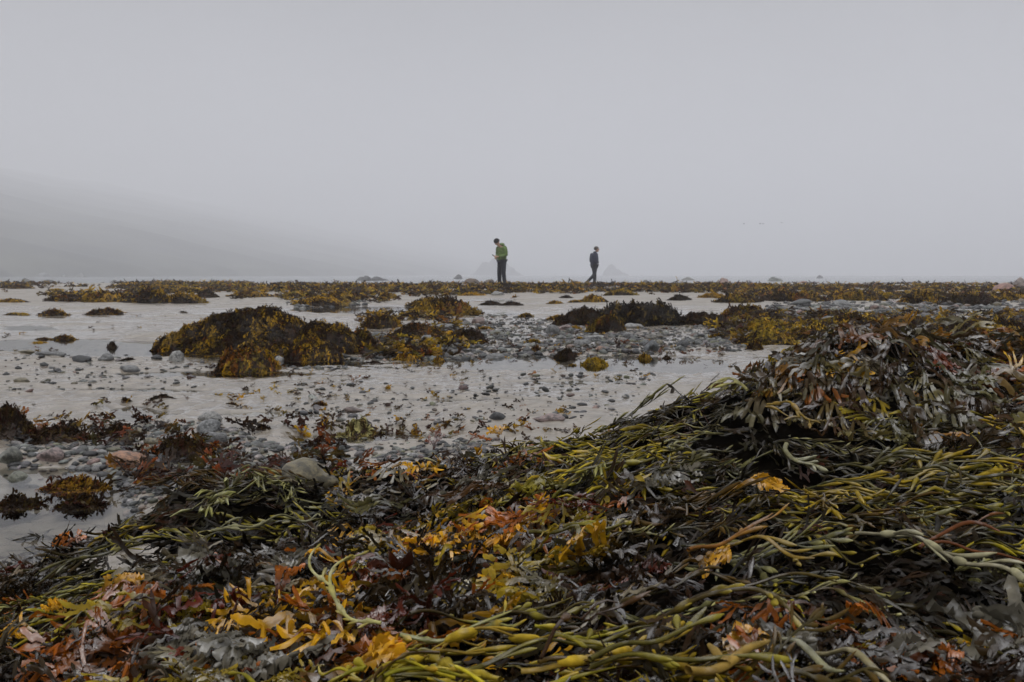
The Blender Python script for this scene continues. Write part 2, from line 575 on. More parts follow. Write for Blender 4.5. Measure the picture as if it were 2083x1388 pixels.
def fucus(rng, L=0.17, w=0.014, levels=4, lod=0, bl=0.3, split=(0.2, 0.5), shared=None):
    """a forked flat blade with a midrib, rippled edges, rounded tips and paired air bladders"""
    F = Flat()
    B = Flat()
    ac = 5 if lod == 0 else 3
    ns = (6, 8) if lod == 0 else ((3, 4) if lod == 1 else (2, 3))
    sj = np.linspace(-0.5, 0.5, ac)
    lens = np.array([.30, .26, .23, .21, .2][:levels])
    lens = lens / lens.sum() * L

    def seg(p, a, w0, lev, z):
        last = lev == levels - 1 or (lev >= 2 and rng.random() < 0.12)
        n = ns[1] if last else ns[0]
        ln = lens[lev] * rng.uniform(.75, 1.25)
        s_ = np.linspace(0, 1, n)
        aa = a + rng.normal(0, .22) * s_
        P = np.column_stack([p[0] + np.concatenate([[0], np.cumsum(np.cos(aa[:-1]))]) * ln / (n - 1),
                             p[1] + np.concatenate([[0], np.cumsum(np.sin(aa[:-1]))]) * ln / (n - 1)])
        if last:
            prof = np.interp(s_, [0, .35, .65, .85, .95, 1], [.8, 1.1, 1.15, .95, .6, .12])
        elif lev == 0:
            prof = np.interp(s_, [0, .5, 1], [.35, .7, 1.1])
        else:
            prof = np.interp(s_, [0, .4, 1], [.85, .95, 1.25])
        W = w0 * prof
        zz = z * .6 + rng.normal(0, .10) * ln * s_ + rng.normal(0, .10) * ln * np.sin(s_ * 3.1)
        ru = rng.uniform(.12, .42) * w0
        fr = rng.uniform(1.2, 2.6) * 2 * math.pi
        ph = rng.uniform(0, 6.3, 2)
        rip = np.where(sj[None] > 0, np.sin(fr * s_ + ph[0])[:, None], np.sin(fr * s_ + ph[1])[:, None]) * (2 * sj[None]) ** 2 * ru
        cup = rng.normal(0, .45) * w0 * (2 * sj[None]) ** 2
        rib = 0.0016 * (np.abs(sj[None]) < 0.05)
        edge = 1 + (0.045 * rng.normal(0, 1, (n, ac)) * (np.abs(sj[None]) > .4) if lod == 0 else 0)
        X = P[:, 0:1] - np.sin(aa)[:, None] * W[:, None] * sj[None] * edge
        Y = P[:, 1:2] + np.cos(aa)[:, None] * W[:, None] * sj[None] * edge
        F.add(np.stack([X, Y, zz[:, None] + rip + cup + rib], -1).reshape(-1, 3), grid_faces(n, ac),
              np.repeat((lev + s_) / levels, ac))
        if lod < 2 and lev > 0 and not last and rng.random() < bl:
            i = n // 2
            for sg in (-1, 1):
                r = w0 * rng.uniform(.26, .38)
                c = (P[i, 0] - math.sin(aa[i]) * sg * w0 * .3, P[i, 1] + math.cos(aa[i]) * sg * w0 * .3, zz[i] + .001)
                v, f = ellip(c, (r * 1.3, r, r * .95), aa[i], 7 if lod == 0 else 5, 6 if lod == 0 else 4)
                B.add(v, f, np.full(len(v), .62))
        if last and lod < 2 and rng.random() < bl * .8:
            v, f = ellip((P[-3, 0], P[-3, 1], zz[-3]), (ln * .3, w0 * .42, w0 * .3), aa[-1], 7 if lod == 0 else 5, 6 if lod == 0 else 4)
            B.add(v, f, np.full(len(v), 1.0))
        if not last:
            sp = rng.uniform(*split)
            for sg in (-1, 1):
                a2 = aa[-1] + sg * sp * rng.uniform(.6, 1.3)
                q = P[-1] + np.array([-math.sin(aa[-1]), math.cos(aa[-1])]) * sg * W[-1] * .23 - np.array([math.cos(aa[-1]), math.sin(aa[-1])]) * ln * .05
                seg(q, a2, w0 * rng.uniform(.84, .98), lev + 1, zz[-1] + rng.normal(0, .003))
    seg(np.zeros(2), 0, w, 0, 0.0)
    if shared is not None:
        shared.append(B)
        return F.done()
    if B.n:
        F.add(*B.done())
    return F.done()


def egg(rng, L=0.28, r=0.0032, lod=0, side=1.0, bladder=0.7, fork=0.5, shared=None, br=0.0075, sidelen=(.02, .06), sr=0.0035):
    """a strap with egg-shaped air bladders along it and spindle-shaped side branchlets"""
    F = Flat()
    B = Flat()
    m = 6 if lod == 0 else 4

    def arm(p, a, ln, r0, lev, z):
        n = max(6, int(ln / (0.007 if lod == 0 else 0.016)))
        s_ = np.linspace(0, 1, n)
        kap = rng.normal(0, 1.3)
        aa = a + kap * s_ * .7 + .12 * np.sin(s_ * 9 + rng.uniform(0, 6))
        P = np.zeros((n, 3))
        P[1:, 0] = np.cumsum(np.cos(aa[:-1])) * ln / (n - 1)
        P[1:, 1] = np.cumsum(np.sin(aa[:-1])) * ln / (n - 1)
        P += [p[0], p[1], z]
        P[:, 2] += .004 * np.sin(s_ * 7 + rng.uniform(0, 6))
        R = r0 * np.interp(s_, [0, .85, 1], [1, .85, .35])
        RW = R * .6
        d = rng.uniform(.02, .05)
        while d < ln - .02:
            if rng.random() < bladder:
                hl, rm = br * rng.uniform(1.1, 1.6), br * rng.uniform(.5, .78)
                g = np.exp(-((s_ * ln - d) / hl * 1.25) ** 4)
                if shared is None:
                    R = np.maximum(R, rm * g)
                    RW = np.maximum(RW, rm * .9 * g)
                else:
                    i = min(int(d / ln * (n - 1)), n - 1)
                    b1 = Flat()
                    v, f = ellip(P[i], (hl, rm, rm * .92), aa[i], 12, 9)
                    b1.add(v, f, np.full(len(v), .9))
                    shared.append(b1)
            d += rng.uniform(.032, .075)
        v, f = tube(P, R, RW, m)
        F.add(v, f, np.repeat(np.clip((R / r0 - 1) * .5, 0, .7) + .3 * s_, m))
        d = rng.uniform(.005, .02)
        while d < ln * .97:
            if rng.random() < side:
                i = min(int(d / ln * (n - 1)), n - 1)
                sg = rng.choice([-1, 1])
                sl = rng.uniform(*sidelen)
                k = 7 if lod == 0 else 5
                q = np.linspace(0, 1, k)
                a2 = aa[i] + sg * rng.uniform(.25, .8) + rng.normal(0, .4) * q
                Q = np.zeros((k, 3))
                Q[1:, 0] = np.cumsum(np.cos(a2[:-1])) * sl / (k - 1)
                Q[1:, 1] = np.cumsum(np.sin(a2[:-1])) * sl / (k - 1)
                Q += P[i]
                Q[:, 2] += rng.uniform(-.15, .2) * sl * q
                rm = sr * rng.uniform(.6, 1.3)
                rr = np.interp(q, [0, .3, .65, .9, 1], [.25, .45, 1, .75, .15]) * rm
                v, f = tube(Q, rr, rr * .8, m)
                F.add(v, f, np.repeat(.25 + .75 * q, m))
            d += rng.uniform(.008, .022)
        if lev < 2 and rng.random() < fork:
            i = int(n * rng.uniform(.3, .6))
            arm(P[i], aa[i] + rng.choice([-1, 1]) * rng.uniform(.3, .6), ln * .6, r0 * .85, lev + 1, P[i, 2])
    arm((0, 0), 0, L, r, 0, 0.0)
    return F.done()


def place(tm, idx, x0, y0, th, scl, lift, tilt, roll, kap, amp, wl_, ph, H, c0, c1, wscale=1.0, slope_fix=True):
    """lay fronds of the flat templates over the height function H; returns V, F, colour"""
    VV, FF, CC, base = [], [], [], 0
    for k in range(len(tm)):
        sel = np.where(idx == k)[0]
        if not len(sel):
            continue
        T, F, t = tm[k]
        g = lambda a: np.asarray(a)[sel][:, None]
        u, v, w = T[None, :, 0] * g(scl), T[None, :, 1] * g(scl), T[None, :, 2] * g(scl) * wscale
        if slope_fix:
            e_ = 0.03
            s1 = (H(x0[sel] + e_ * np.cos(th[sel]), y0[sel] + e_ * np.sin(th[sel])) - H(x0[sel], y0[sel])) / e_
            s2 = (H(x0[sel] - e_ * np.sin(th[sel]), y0[sel] + e_ * np.cos(th[sel])) - H(x0[sel], y0[sel])) / e_
            ug, vg = u / np.sqrt(1 + s1 ** 2)[:, None], v / np.sqrt(1 + s2 ** 2)[:, None]
        else:
            ug, vg = u, v
        kp = g(kap) + 1e-6
        hd = g(th) + kp * ug
        X = g(x0) + (np.sin(hd) - np.sin(g(th))) / kp - vg * np.sin(hd)
        Y = g(y0) - (np.cos(hd) - np.cos(g(th))) / kp + vg * np.cos(hd)
        Z = H(X, Y) + g(lift) + g(tilt) * u + g(roll) * v + g(amp) * np.sin(2 * np.pi * u / g(wl_) + g(ph)) * np.clip(u / .05, 0, 1) + w
        VV.append(np.stack([X, Y, Z], -1).reshape(-1, 3))
        FF.append((F[None] + (np.arange(len(sel)) * len(T))[:, None, None]).reshape(-1, 4) + base)
        base += len(sel) * len(T)
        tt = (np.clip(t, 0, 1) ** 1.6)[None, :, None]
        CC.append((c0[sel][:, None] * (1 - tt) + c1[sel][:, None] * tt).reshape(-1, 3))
    return np.concatenate(VV), np.concatenate(FF), np.concatenate(CC)


def pick(rng, pal, n, var=.25):
    pal = np.array(pal)
    w = pal[:, 3] / pal[:, 3].sum()
    return pal[rng.choice(len(pal), n, p=w), :3] * rng.uniform(1 - var, 1 + var, (n, 1)) * rng.uniform(.93, 1.07, (n, 3))


def pickc(rng, pal, x, y, cell, share=.65, var=.25):
    """pigments that go together in patches, as one plant's fronds do"""
    n = len(x)
    r_ = pick(rng, pal, n, var)
    pl = np.array(pal)
    w = np.cumsum(pl[:, 3] / pl[:, 3].sum())
    wx, wy = x + cell * .6 * vn(x / cell, y / cell, 0, 301), y + cell * .6 * vn(x / cell, y / cell, 0, 302)
    q = (_h(np.floor(wx / cell).astype(np.int64), np.floor(wy / cell).astype(np.int64), np.zeros(n, np.int64), 303) + 1) / 2
    c_ = pl[np.minimum(np.searchsorted(w, q), len(pl) - 1), :3] * rng.uniform(1 - var, 1 + var, (n, 1))
    k = rng.random(n) < share
    r_[k] = c_[k]
    return r_


# pigments: r, g, b, share; bases near black, crevice shade put into frond roots
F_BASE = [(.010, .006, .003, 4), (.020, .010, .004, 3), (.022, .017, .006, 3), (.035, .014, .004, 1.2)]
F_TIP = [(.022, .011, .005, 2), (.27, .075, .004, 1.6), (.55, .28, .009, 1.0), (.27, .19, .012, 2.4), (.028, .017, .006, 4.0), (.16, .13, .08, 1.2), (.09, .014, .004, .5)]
E_BASE = [(.022, .019, .006, 3), (.032, .028, .008, 3), (.016, .012, .004, 2), (.035, .018, .004, 1)]
E_TIP = [(.21, .17, .014, 3), (.25, .23, .08, 1.5), (.36, .27, .014, 2.2), (.07, .038, .007, 1), (.03, .02, .007, 2.8), (.36, .24, .012, 1.2)]
E_GOLD = [(.30, .20, .016, 3), (.24, .19, .022, 3), (.16, .10, .014, 1)]

# ------------------------------------------------------------------ the heaped fronds
R = np.random.default_rng(7)
T_FH = [fucus(R, l, w, 5, 0, .2, (.25, .55)) for l, w in [(.14, .0085), (.16, .008), (.13, .009), (.15, .0075), (.17, .0085), (.13, .010), (.15, .008), (.14, .007), (.18, .009), (.12, .009)]]
T_FL = [fucus(R, l, w, 4, 1, .2, (.25, .5)) for l, w in [(.13, .009), (.15, .0095), (.14, .008), (.12, .0095), (.16, .009), (.14, .009)]]
T_LONG = [fucus(R, l, w, 4, 0, .15, (.12, .26)) for l, w in [(.24, .012), (.27, .013), (.22, .011), (.25, .014)]]
T_EH = [egg(R, l, .0030, 0, .95, .55) for l in (.24, .30, .27, .33, .22, .28)]
T_EL = [egg(R, l, .0034, 1, .95, .5) for l in (.28, .34, .30, .26, .32)]
T_SPIN = [egg(R, l, .0026, 1, 1.0, .35, .4, None, .0065, (.04, .09), .0048) for l in (.24, .30, .27, .34, .30)]

Z_E1 = [(985, 905), (1200, 845), (1390, 792), (1470, 745), (1560, 780), (1700, 850), (3300, 880), (3300, 1060), (1800, 1050), (1560, 1010), (1430, 985), (1250, 960), (1080, 930)]
Z_F1 = [(1380, 800), (1480, 720), (1620, 660), (1800, 620), (3300, 660), (3300, 900), (1900, 880), (1700, 862), (1560, 790), (1470, 770)]
Z_E2 = [(215, 1050), (330, 985), (460, 950), (560, 965), (720, 1010), (730, 1070), (560, 1130), (420, 1180), (200, 1250), (110, 1290), (150, 1130)]
Z_E3 = [(1380, 1060), (1560, 1020), (3300, 1040), (3300, 1400), (1900, 1290), (1560, 1260), (1300, 1180)]
Z_E4 = [(760, 1290), (1000, 1265), (1360, 1290), (1360, 1480), (740, 1480)]
Z_GAP = [  # dark hollows between the fronds
    [(1520, 930), (1640, 930), (1640, 1010), (1490, 1010)], [(1000, 1170), (1120, 1180), (1180, 1300), (1080, 1310), (1000, 1260)],
    [(1170, 1240), (1420, 1240), (1420, 1300), (1190, 1310)], [(430, 1020), (600, 1020), (600, 1075), (450, 1060)],
    [(1480, 780), (1900, 790), (1900, 850), (1700, 845)], [(1700, 1090), (1900, 1110), (1960, 1230), (1720, 1180)], [(60, 1300), (420, 1240), (440, 1300), (100, 1350)]]


def scatter(n, rng):
    """roots over the heap, sampled evenly over the ground and denser towards the camera"""
    y = 0.42 + (2.65 - 0.42) * rng.random(n) ** 1.25
    n2 = int(n * .34)
    x = (rng.random(n) * 2 - 1) * (0.58 * y + 0.22)
    y2 = 0.42 + (2.65 - 0.42) * rng.random(n2) ** 1.25
    x = np.concatenate([x, np.where(rng.random(n2) < .7, 1, -1) * (0.58 * y2 + .22 + rng.random(n2) * (.36 * y2 + .1))])
    y = np.concatenate([y, y2])
    h = gsample(HG, x, y)
    ok = h > ground(x, y) - 0.004
    x, y, h = x[ok], y[ok], h[ok]
    px, py = proj(x, y, h)
    jx, jy = px + 30 * vn(x / .07, y / .07, 0, 51), py + 22 * vn(x / .07, y / .07, 0, 52)
    return x, y, px, py, jx, jy


def flow(px, py, x, y):
    """which way the strands lie"""
    th = -math.pi / 2 - 0.75 + 1.0 * fbm(x / .35, y / .35, 0, 61, 2)
    e1 = inpoly(px, py, Z_E1)
    part = sst(1480, 1680, px)
    th = np.where(e1, (math.pi + 0.30) * (1 - part) + (2 * math.pi - 0.42) * part, th)
    th = np.where(inpoly(px, py, Z_E3), -0.42 + .3 * vn(x / .2, y / .2, 0, 63), th)
    th = np.where(inpoly(px, py, Z_E2), math.pi + .75 + .5 * vn(x / .2, y / .2, 0, 64), th)
    th = np.where(inpoly(px, py, Z_E4), .12 + .5 * vn(x / .1, y / .1, 0, 65), th)
    f1 = inpoly(px, py, Z_F1)
    pk = at(1780, 668, 2.25)
    th = np.where(f1, np.arctan2(y - pk[1] - .22, x - pk[0]), th)
    return th


def fields(rng, x, y, px, py, jx, jy, spread):
    return flow(jx, jy, x, y) + rng.normal(0, 1, len(x)) * spread


def in_gap(px, py):
    g = np.zeros(len(px), bool)
    for p in Z_GAP:
        g |= inpoly(px, py, p)
    return g


def carpet(name, label, zone_egg, tms, n, seed, pal0, pal1, mat, lifts, near, spread, scl, tiltm, egg_share, gapkeep=.25, rolls=.32, ampm=.008):
    rng = np.random.default_rng(seed)
    x, y, px, py, jx, jy = scatter(n, rng)
    e1, e2, e3, e4 = (inpoly(jx, jy, z) for z in (Z_E1, Z_E2, Z_E3, Z_E4))
    iseg = e1 | e2 | e3 | e4
    p_ = np.full(len(x), egg_share[0])
    for z, s_ in zip((e1, e2, e3, e4), egg_share[1:]):
        p_[z] = s_
    k = rng.random(len(x)) < p_
    k &= ~(in_gap(px, py) & (rng.random(len(x)) > gapkeep))
    k &= (y >= near[0]) & (y < near[1])
    k &= (px > -900) & (px < 3200) & (py < 1620)
    x, y, px, py, jx, jy = (a[k] for a in (x, y, px, py, jx, jy))
    k = fbm(x / .075 + 3.1 * zone_egg, y / .06, 0, 57, 3) + .25 * rng.normal(0, 1, len(x)) > -.1
    x, y, px, py, jx, jy = (a[k] for a in (x, y, px, py, jx, jy))
    m = len(x)
    th = fields(rng, x, y, px, py, jx, jy, spread)
    k = (y + .2 * np.minimum(np.sin(th), 0) > .58) & (y > .66)
    x, y, th = x[k], y[k], th[k]
    m = len(x)
    c0, c1 = pick(rng, pal0, m), pickc(rng, pal1, x, y, .11)
    up = rng.random(m)
    V, F, C = place(tms, rng.integers(0, len(tms), m), x, y, th, rng.uniform(*scl, m) * np.clip(y / 1.1, .6, 1.0), rng.uniform(*lifts, m) * (0.3 + 0.7 * rng.random(m)),
                    tiltm[0] + tiltm[1] * rng.normal(0, 1, m) + np.where((up > .99) & (y > .9) & (y < 1.5) & (not zone_egg), rng.uniform(.2, .6, m), 0), rng.normal(0, rolls, m), rng.normal(0, 4.5, m),
                    rng.uniform(.4, 1.6, m) * ampm, rng.uniform(.05, .12, m), rng.uniform(0, 6.3, m), surf, c0, c1)
    o = mesh(name, V, F, mat, None, C)
    return tag(o, label, "seaweed", kind='stuff')


SHADE_DK = [(.008, .005, .002, 3), (.016, .009, .004, 2), (.012, .010, .004, 2)]  # underlayer colours, near black to paint shade into the gaps
SHADE_DK1 = [(.010, .006, .002, 3), (.020, .010, .003, 2), (.020, .017, .006, 2), (.035, .010, .003, .5)]
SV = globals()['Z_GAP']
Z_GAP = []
carpet("underlying_wrack", "wet brown weed darkened to stand for shade under the brighter fronds of the heap", True, T_FL, 6000, 17, SHADE_DK, SHADE_DK1, M_UNDER,
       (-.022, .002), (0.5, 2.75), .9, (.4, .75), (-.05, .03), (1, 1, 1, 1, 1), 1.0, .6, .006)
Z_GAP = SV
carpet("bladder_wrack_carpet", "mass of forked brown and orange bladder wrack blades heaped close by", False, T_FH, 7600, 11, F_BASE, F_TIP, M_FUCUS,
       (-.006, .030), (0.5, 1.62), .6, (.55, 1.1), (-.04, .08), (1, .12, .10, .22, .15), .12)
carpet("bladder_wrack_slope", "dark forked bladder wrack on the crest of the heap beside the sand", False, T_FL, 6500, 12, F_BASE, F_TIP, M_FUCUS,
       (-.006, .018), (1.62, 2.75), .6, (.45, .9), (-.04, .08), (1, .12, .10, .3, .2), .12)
carpet("egg_wrack_tresses", "combed olive egg wrack strands with pointed bladders below the dark mound", True, T_SPIN, 2700, 13, E_BASE, E_TIP, M_EGG,
       (-.006, .024), (1.3, 2.6), .42, (.4, 1.05), (-.02, .07), (.02, .95, .55, .55, .5), .04, .3, .005)
carpet("egg_wrack_carpet", "tangled olive egg wrack straps with small bladders strewn over the heap", True, T_EH, 2500, 14, E_BASE, E_TIP, M_EGG,
       (-.004, .026), (0.5, 1.5), .35, (.45, .9), (-.02, .09), (.05, .9, .8, .7, .35), .08, .3, .005)

# the wrack on the tall mound hangs in long blades
rng = np.random.default_rng(15)
n = 850
x = rng.uniform(.50, 2.2, n)
y = rng.uniform(1.85, 2.6, n)
h = gsample(HG, x, y)
px, py = proj(x, y, h)
k = inpoly(px, py, Z_F1) & (h > .12) & ~(in_gap(px, py) & (rng.random(n) > .35))
x, y, px, py = x[k], y[k], px[k], py[k]
m = len(x)
th = flow(px, py, x, y) + rng.normal(0, .45, m)
pal0 = [(.035, .02, .008, 3), (.05, .042, .018, 3), (.07, .03, .01, 1)]
pal1 = [(.035, .02, .008, 3.5), (.13, .10, .03, 2.5), (.14, .045, .008, .6), (.10, .085, .05, 1.5), (.24, .11, .010, .8)]
V, F, C = place(T_LONG, rng.integers(0, 4, m), x, y, th, rng.uniform(.55, 1.0, m), rng.uniform(-.004, .026, m), rng.normal(-.02, .06, m), rng.normal(0, .28, m),
                rng.normal(0, 3, m), rng.uniform(.002, .010, m), rng.uniform(.05, .12, m), rng.uniform(0, 6.3, m), surf, pick(rng, pal0, m), pick(rng, pal1, m))
tag(mesh("hanging_bladder_wrack", V, F, M_FUCUS, None, C), "long dark forked wrack blades draped over the tall mound", "seaweed", kind='stuff')

# big bladders and straps near the lower edge
rng = np.random.default_rng(16)
T_GOLD = [egg(rng, l, .0034, 0, .5, .6, .6, None, .0085, (.015, .035), .0035) for l in (.20, .26, .22, .18)]
n = 24
px, py = rng.uniform(740, 1370, n), rng.uniform(1290, 1430, n)
P = np.array([spt(a, min(b, 1500), .026) for a, b in zip(px, py)])
V, F, C = place(T_GOLD, rng.integers(0, 4, n), P[:, 0] - .05, P[:, 1], rng.normal(.15, .45, n) + math.pi * (rng.random(n) < .4), rng.uniform(.6, 1.0, n), rng.uniform(.012, .045, n),
                rng.normal(0, .1, n), rng.normal(0, .3, n), rng.normal(0, 3, n), rng.uniform(.001, .006, n), rng.uniform(.06, .12, n), rng.uniform(0, 6.3, n), surf,
                pick(rng, E_TIP, n), pick(rng, E_GOLD, n))
tag(mesh("golden_egg_wrack", V, F, M_EGG, None, C), "yellow egg wrack straps tangled beneath the big golden bladders", "seaweed", kind='stuff')

# single fronds that stand out
GOLD, ORANGE, RUST, OLIVE, YOLIVE, GREY, SILVER, BROWN = ((.08, .04, .007), (.55, .28, .014)), ((.05, .014, .004), (.38, .11, .008)), ((.025, .007, .003), (.13, .028, .005)), \
    ((.035, .030, .009), (.10, .088, .03)), ((.07, .058, .012), (.24, .20, .022)), ((.04, .035, .025), (.13, .115, .085)), ((.05, .045, .033), (.15, .135, .10)), ((.025, .012, .005), (.07, .033, .01))  # grey and silver tips keep some wet sky sheen in their colour
HERO_F = [  # px, py of the root, heading, length, width, levels, colours, lift, tilt, split, label
    (1420, 1005, -.25, .15, .016, 4, GOLD, .045, .05, (.12, .3), "bright golden fan of wrack tips beside the black hollow"),
    (200, 1245, 1.35, .075, .014, 3, GOLD, .03, .75, (.3, .5), "upright golden yellow blade at the pool edge"),
    (165, 1230, 2.7, .06, .014, 3, GOLD, .03, .15, (.3, .5), "short yellow blade spread flat under the upright one"),
    (240, 1235, .2, .06, .014, 3, ORANGE, .03, .2, (.3, .5), "orange blade pair beside the upright golden blade"),
    (520, 1150, .25, .10, .017, 3, GOLD, .04, .12, (.25, .45), "broad yellow wrack blade with parted tips"),
    (560, 1215, 1.5, .07, .013, 3, ORANGE, .035, .7, (.2, .35), "orange blade standing up among grey fronds"),
    (600, 1180, -.5, .10, .018, 3, GOLD, .035, .1, (.3, .5), "yellow forked blade below the parted tips"),
    (700, 1120, -2.4, .15, .018, 4, SILVER, .045, .08, (.25, .45), "pale grey crinkled wrack frond on the middle of the heap"),
    (500, 1150, -2.3, .12, .018, 4, SILVER, .035, .1, (.25, .45), "pale silvery frond folded above the dark hollow"),
    (480, 1265, -2.2, .13, .016, 4, GREY, .03, .1, (.2, .4), "grey frond hanging in narrow fingers"),
    (560, 1300, -1.9, .10, .016, 4, SILVER, .035, .1, (.2, .4), "silvery frond bent like a claw"),
    (300, 1380, .4, .14, .018, 4, SILVER, .02, .12, (.25, .45), "pale frond lying along the bottom corner"),
    (420, 1340, -.4, .14, .018, 4, GREY, .025, .1, (.25, .45), "greyish frond with knobbed tips in front of the silvery claw"),
    (640, 1350, .7, .10, .014, 3, ORANGE, .04, .35, (.25, .45), "orange fork rising at the bottom of the heap"),
    (610, 1370, .1, .10, .018, 3, GOLD, .04, .1, (.25, .45), "broad yellow blade in the bottom row of the heap"),
    (745, 1300, 1.5, .06, .016, 3, RUST, .03, .8, (.12, .2), "rust red fan standing upright"),
    (860, 1010, -2.75, .20, .013, 4, OLIVE, .05, .06, (.15, .3), "long swept olive frond arching over the heap"),
    (1090, 950, -2.75, .24, .015, 4, BROWN, .05, .05, (.12, .26), "long brown frond combed over the crest"),
    (1180, 960, -2.75, .19, .014, 4, YOLIVE, .05, .02, (.12, .26), "wide olive fan of fronds combed across the heap"),
    (1020, 945, -2.4, .16, .018, 4, SILVER, .045, .05, (.15, .3), "grey shining frond arched beside the brown one"),
    (1130, 1020, -2.9, .13, .013, 4, ORANGE, .05, .05, (.15, .3), "orange and red forked frond on the middle of the heap"),
    (1330, 960, -1.2, .12, .018, 4, SILVER, .04, .1, (.3, .5), "pale crinkled frond under the olive tresses"),
    (1400, 1140, -.6, .06, .016, 3, GOLD, .03, .15, (.3, .5), "small golden fan above the brown straps"),
    (1880, 1245, -.9, .17, .022, 4, SILVER, .05, .0, (.35, .6), "large pale grey frond with round bladders near the corner"),
    (1990, 1260, -1.0, .13, .020, 4, SILVER, .05, .0, (.35, .6), "second pale grey frond overlapping the large one"),
    (1850, 1340, .3, .05, .014, 3, ORANGE, .04, .2, (.3, .5), "orange tuft under the pale grey fronds"),
    (1480, 1280, -.5, .09, .022, 3, SILVER, .04, .15, (.2, .3), "pale curled blade with an orange edge"),
    (1500, 1375, 1.0, .08, .020, 3, GOLD, .03, .2, (.3, .5), "golden crumpled blade cut by the bottom edge"),
    (1720, 1330, -.1, .09, .018, 3, GREY, .03, .1, (.3, .5), "pale olive blade lying near the orange tuft"),
    (880, 915, 1.4, .08, .012, 3, RUST, .02, .7, (.3, .5), "reddish frond sprouting on the crest against the sand"),
    (950, 905, .9, .09, .012, 3, ORANGE, .02, .6, (.3, .5), "orange brown frond tips raised against the wet sand"),
    (1015, 890, 1.8, .07, .012, 3, GOLD, .02, .6, (.3, .5), "amber tips where the heap meets the sand"),
    (840, 1150, -2.9, .11, .016, 3, RUST, .04, .1, (.2, .4), "dark red blade beside the grey frond"),
    (1860, 690, -.9, .16, .018, 4, RUST, .05, .05, (.15, .3), "rust red blades folded over the top of the mound"),
    (1880, 735, -.7, .20, .017, 4, OLIVE, .06, .0, (.12, .25), "olive fan hanging down the dark face of the mound"),
    (1780, 850, -1.0, .13, .016, 4, OLIVE, .04, .0, (.12, .25), "pale olive fan trailing at the foot of the mound"),
    (1700, 690, -2.5, .20, .016, 4, GREY, .05, .05, (.12, .25), "grey frond arching down from the peak of the mound"),
    (1610, 745, -2.2, .11, .012, 4, ORANGE, .02, .0, (.15, .3), "orange fronds spilling from the mound onto the sand"),
    (1980, 755, -.4, .17, .016, 4, ORANGE, .04, .05, (.12, .25), "orange brown frond trailing down behind the olive fan"),
    (140, 1110, 1.9, .06, .014, 3, ORANGE, .03, .5, (.35, .55), "amber lobed frond standing over the pool"),
    (60, 1330, .5, .09, .015, 3, ORANGE, .03, .2, (.2, .35), "orange forked blades in the bottom corner beside the pool"),
]
rng = np.random.default_rng(21)
for (px, py, th, L, w, lv, (ca, cb), lift, tilt, sp, lab) in HERO_F:
    x, y, z = spt(px, py, lift * .75)
    extra = []
    tm = fucus(rng, L * .85, w * .72, lv + 1, 0, .3, sp, extra)
    one = np.array([0])
    a = lambda v: np.array([float(v)])
    args = (a(x), a(y), a(th), a(1), a(lift * .75), a(tilt * .5), a(rng.normal(0, .15)), a(rng.normal(0, 2)), a(.008), a(rng.uniform(.07, .12)), a(rng.uniform(0, 6)),
            surf, np.array([ca]), np.array([cb]))
    root = empty("bladder_wrack_frond", (x, y, z))
    tag(root, lab, "seaweed frond", "single wrack fronds that stand out on the heap")
    V, F, C = place([tm], one, *args)
    mesh("blade", V - [x, y, z], F, M_FUCUS, root, C)
    for B in extra:
        for bv, bf, bt in zip(B.v, B.f, B.t):
            V, F, C = place([(bv, bf - bf.min(), bt)], one, *args)
            mesh("air_bladder", V - [x, y, z], F, M_FUCUS, root, C)

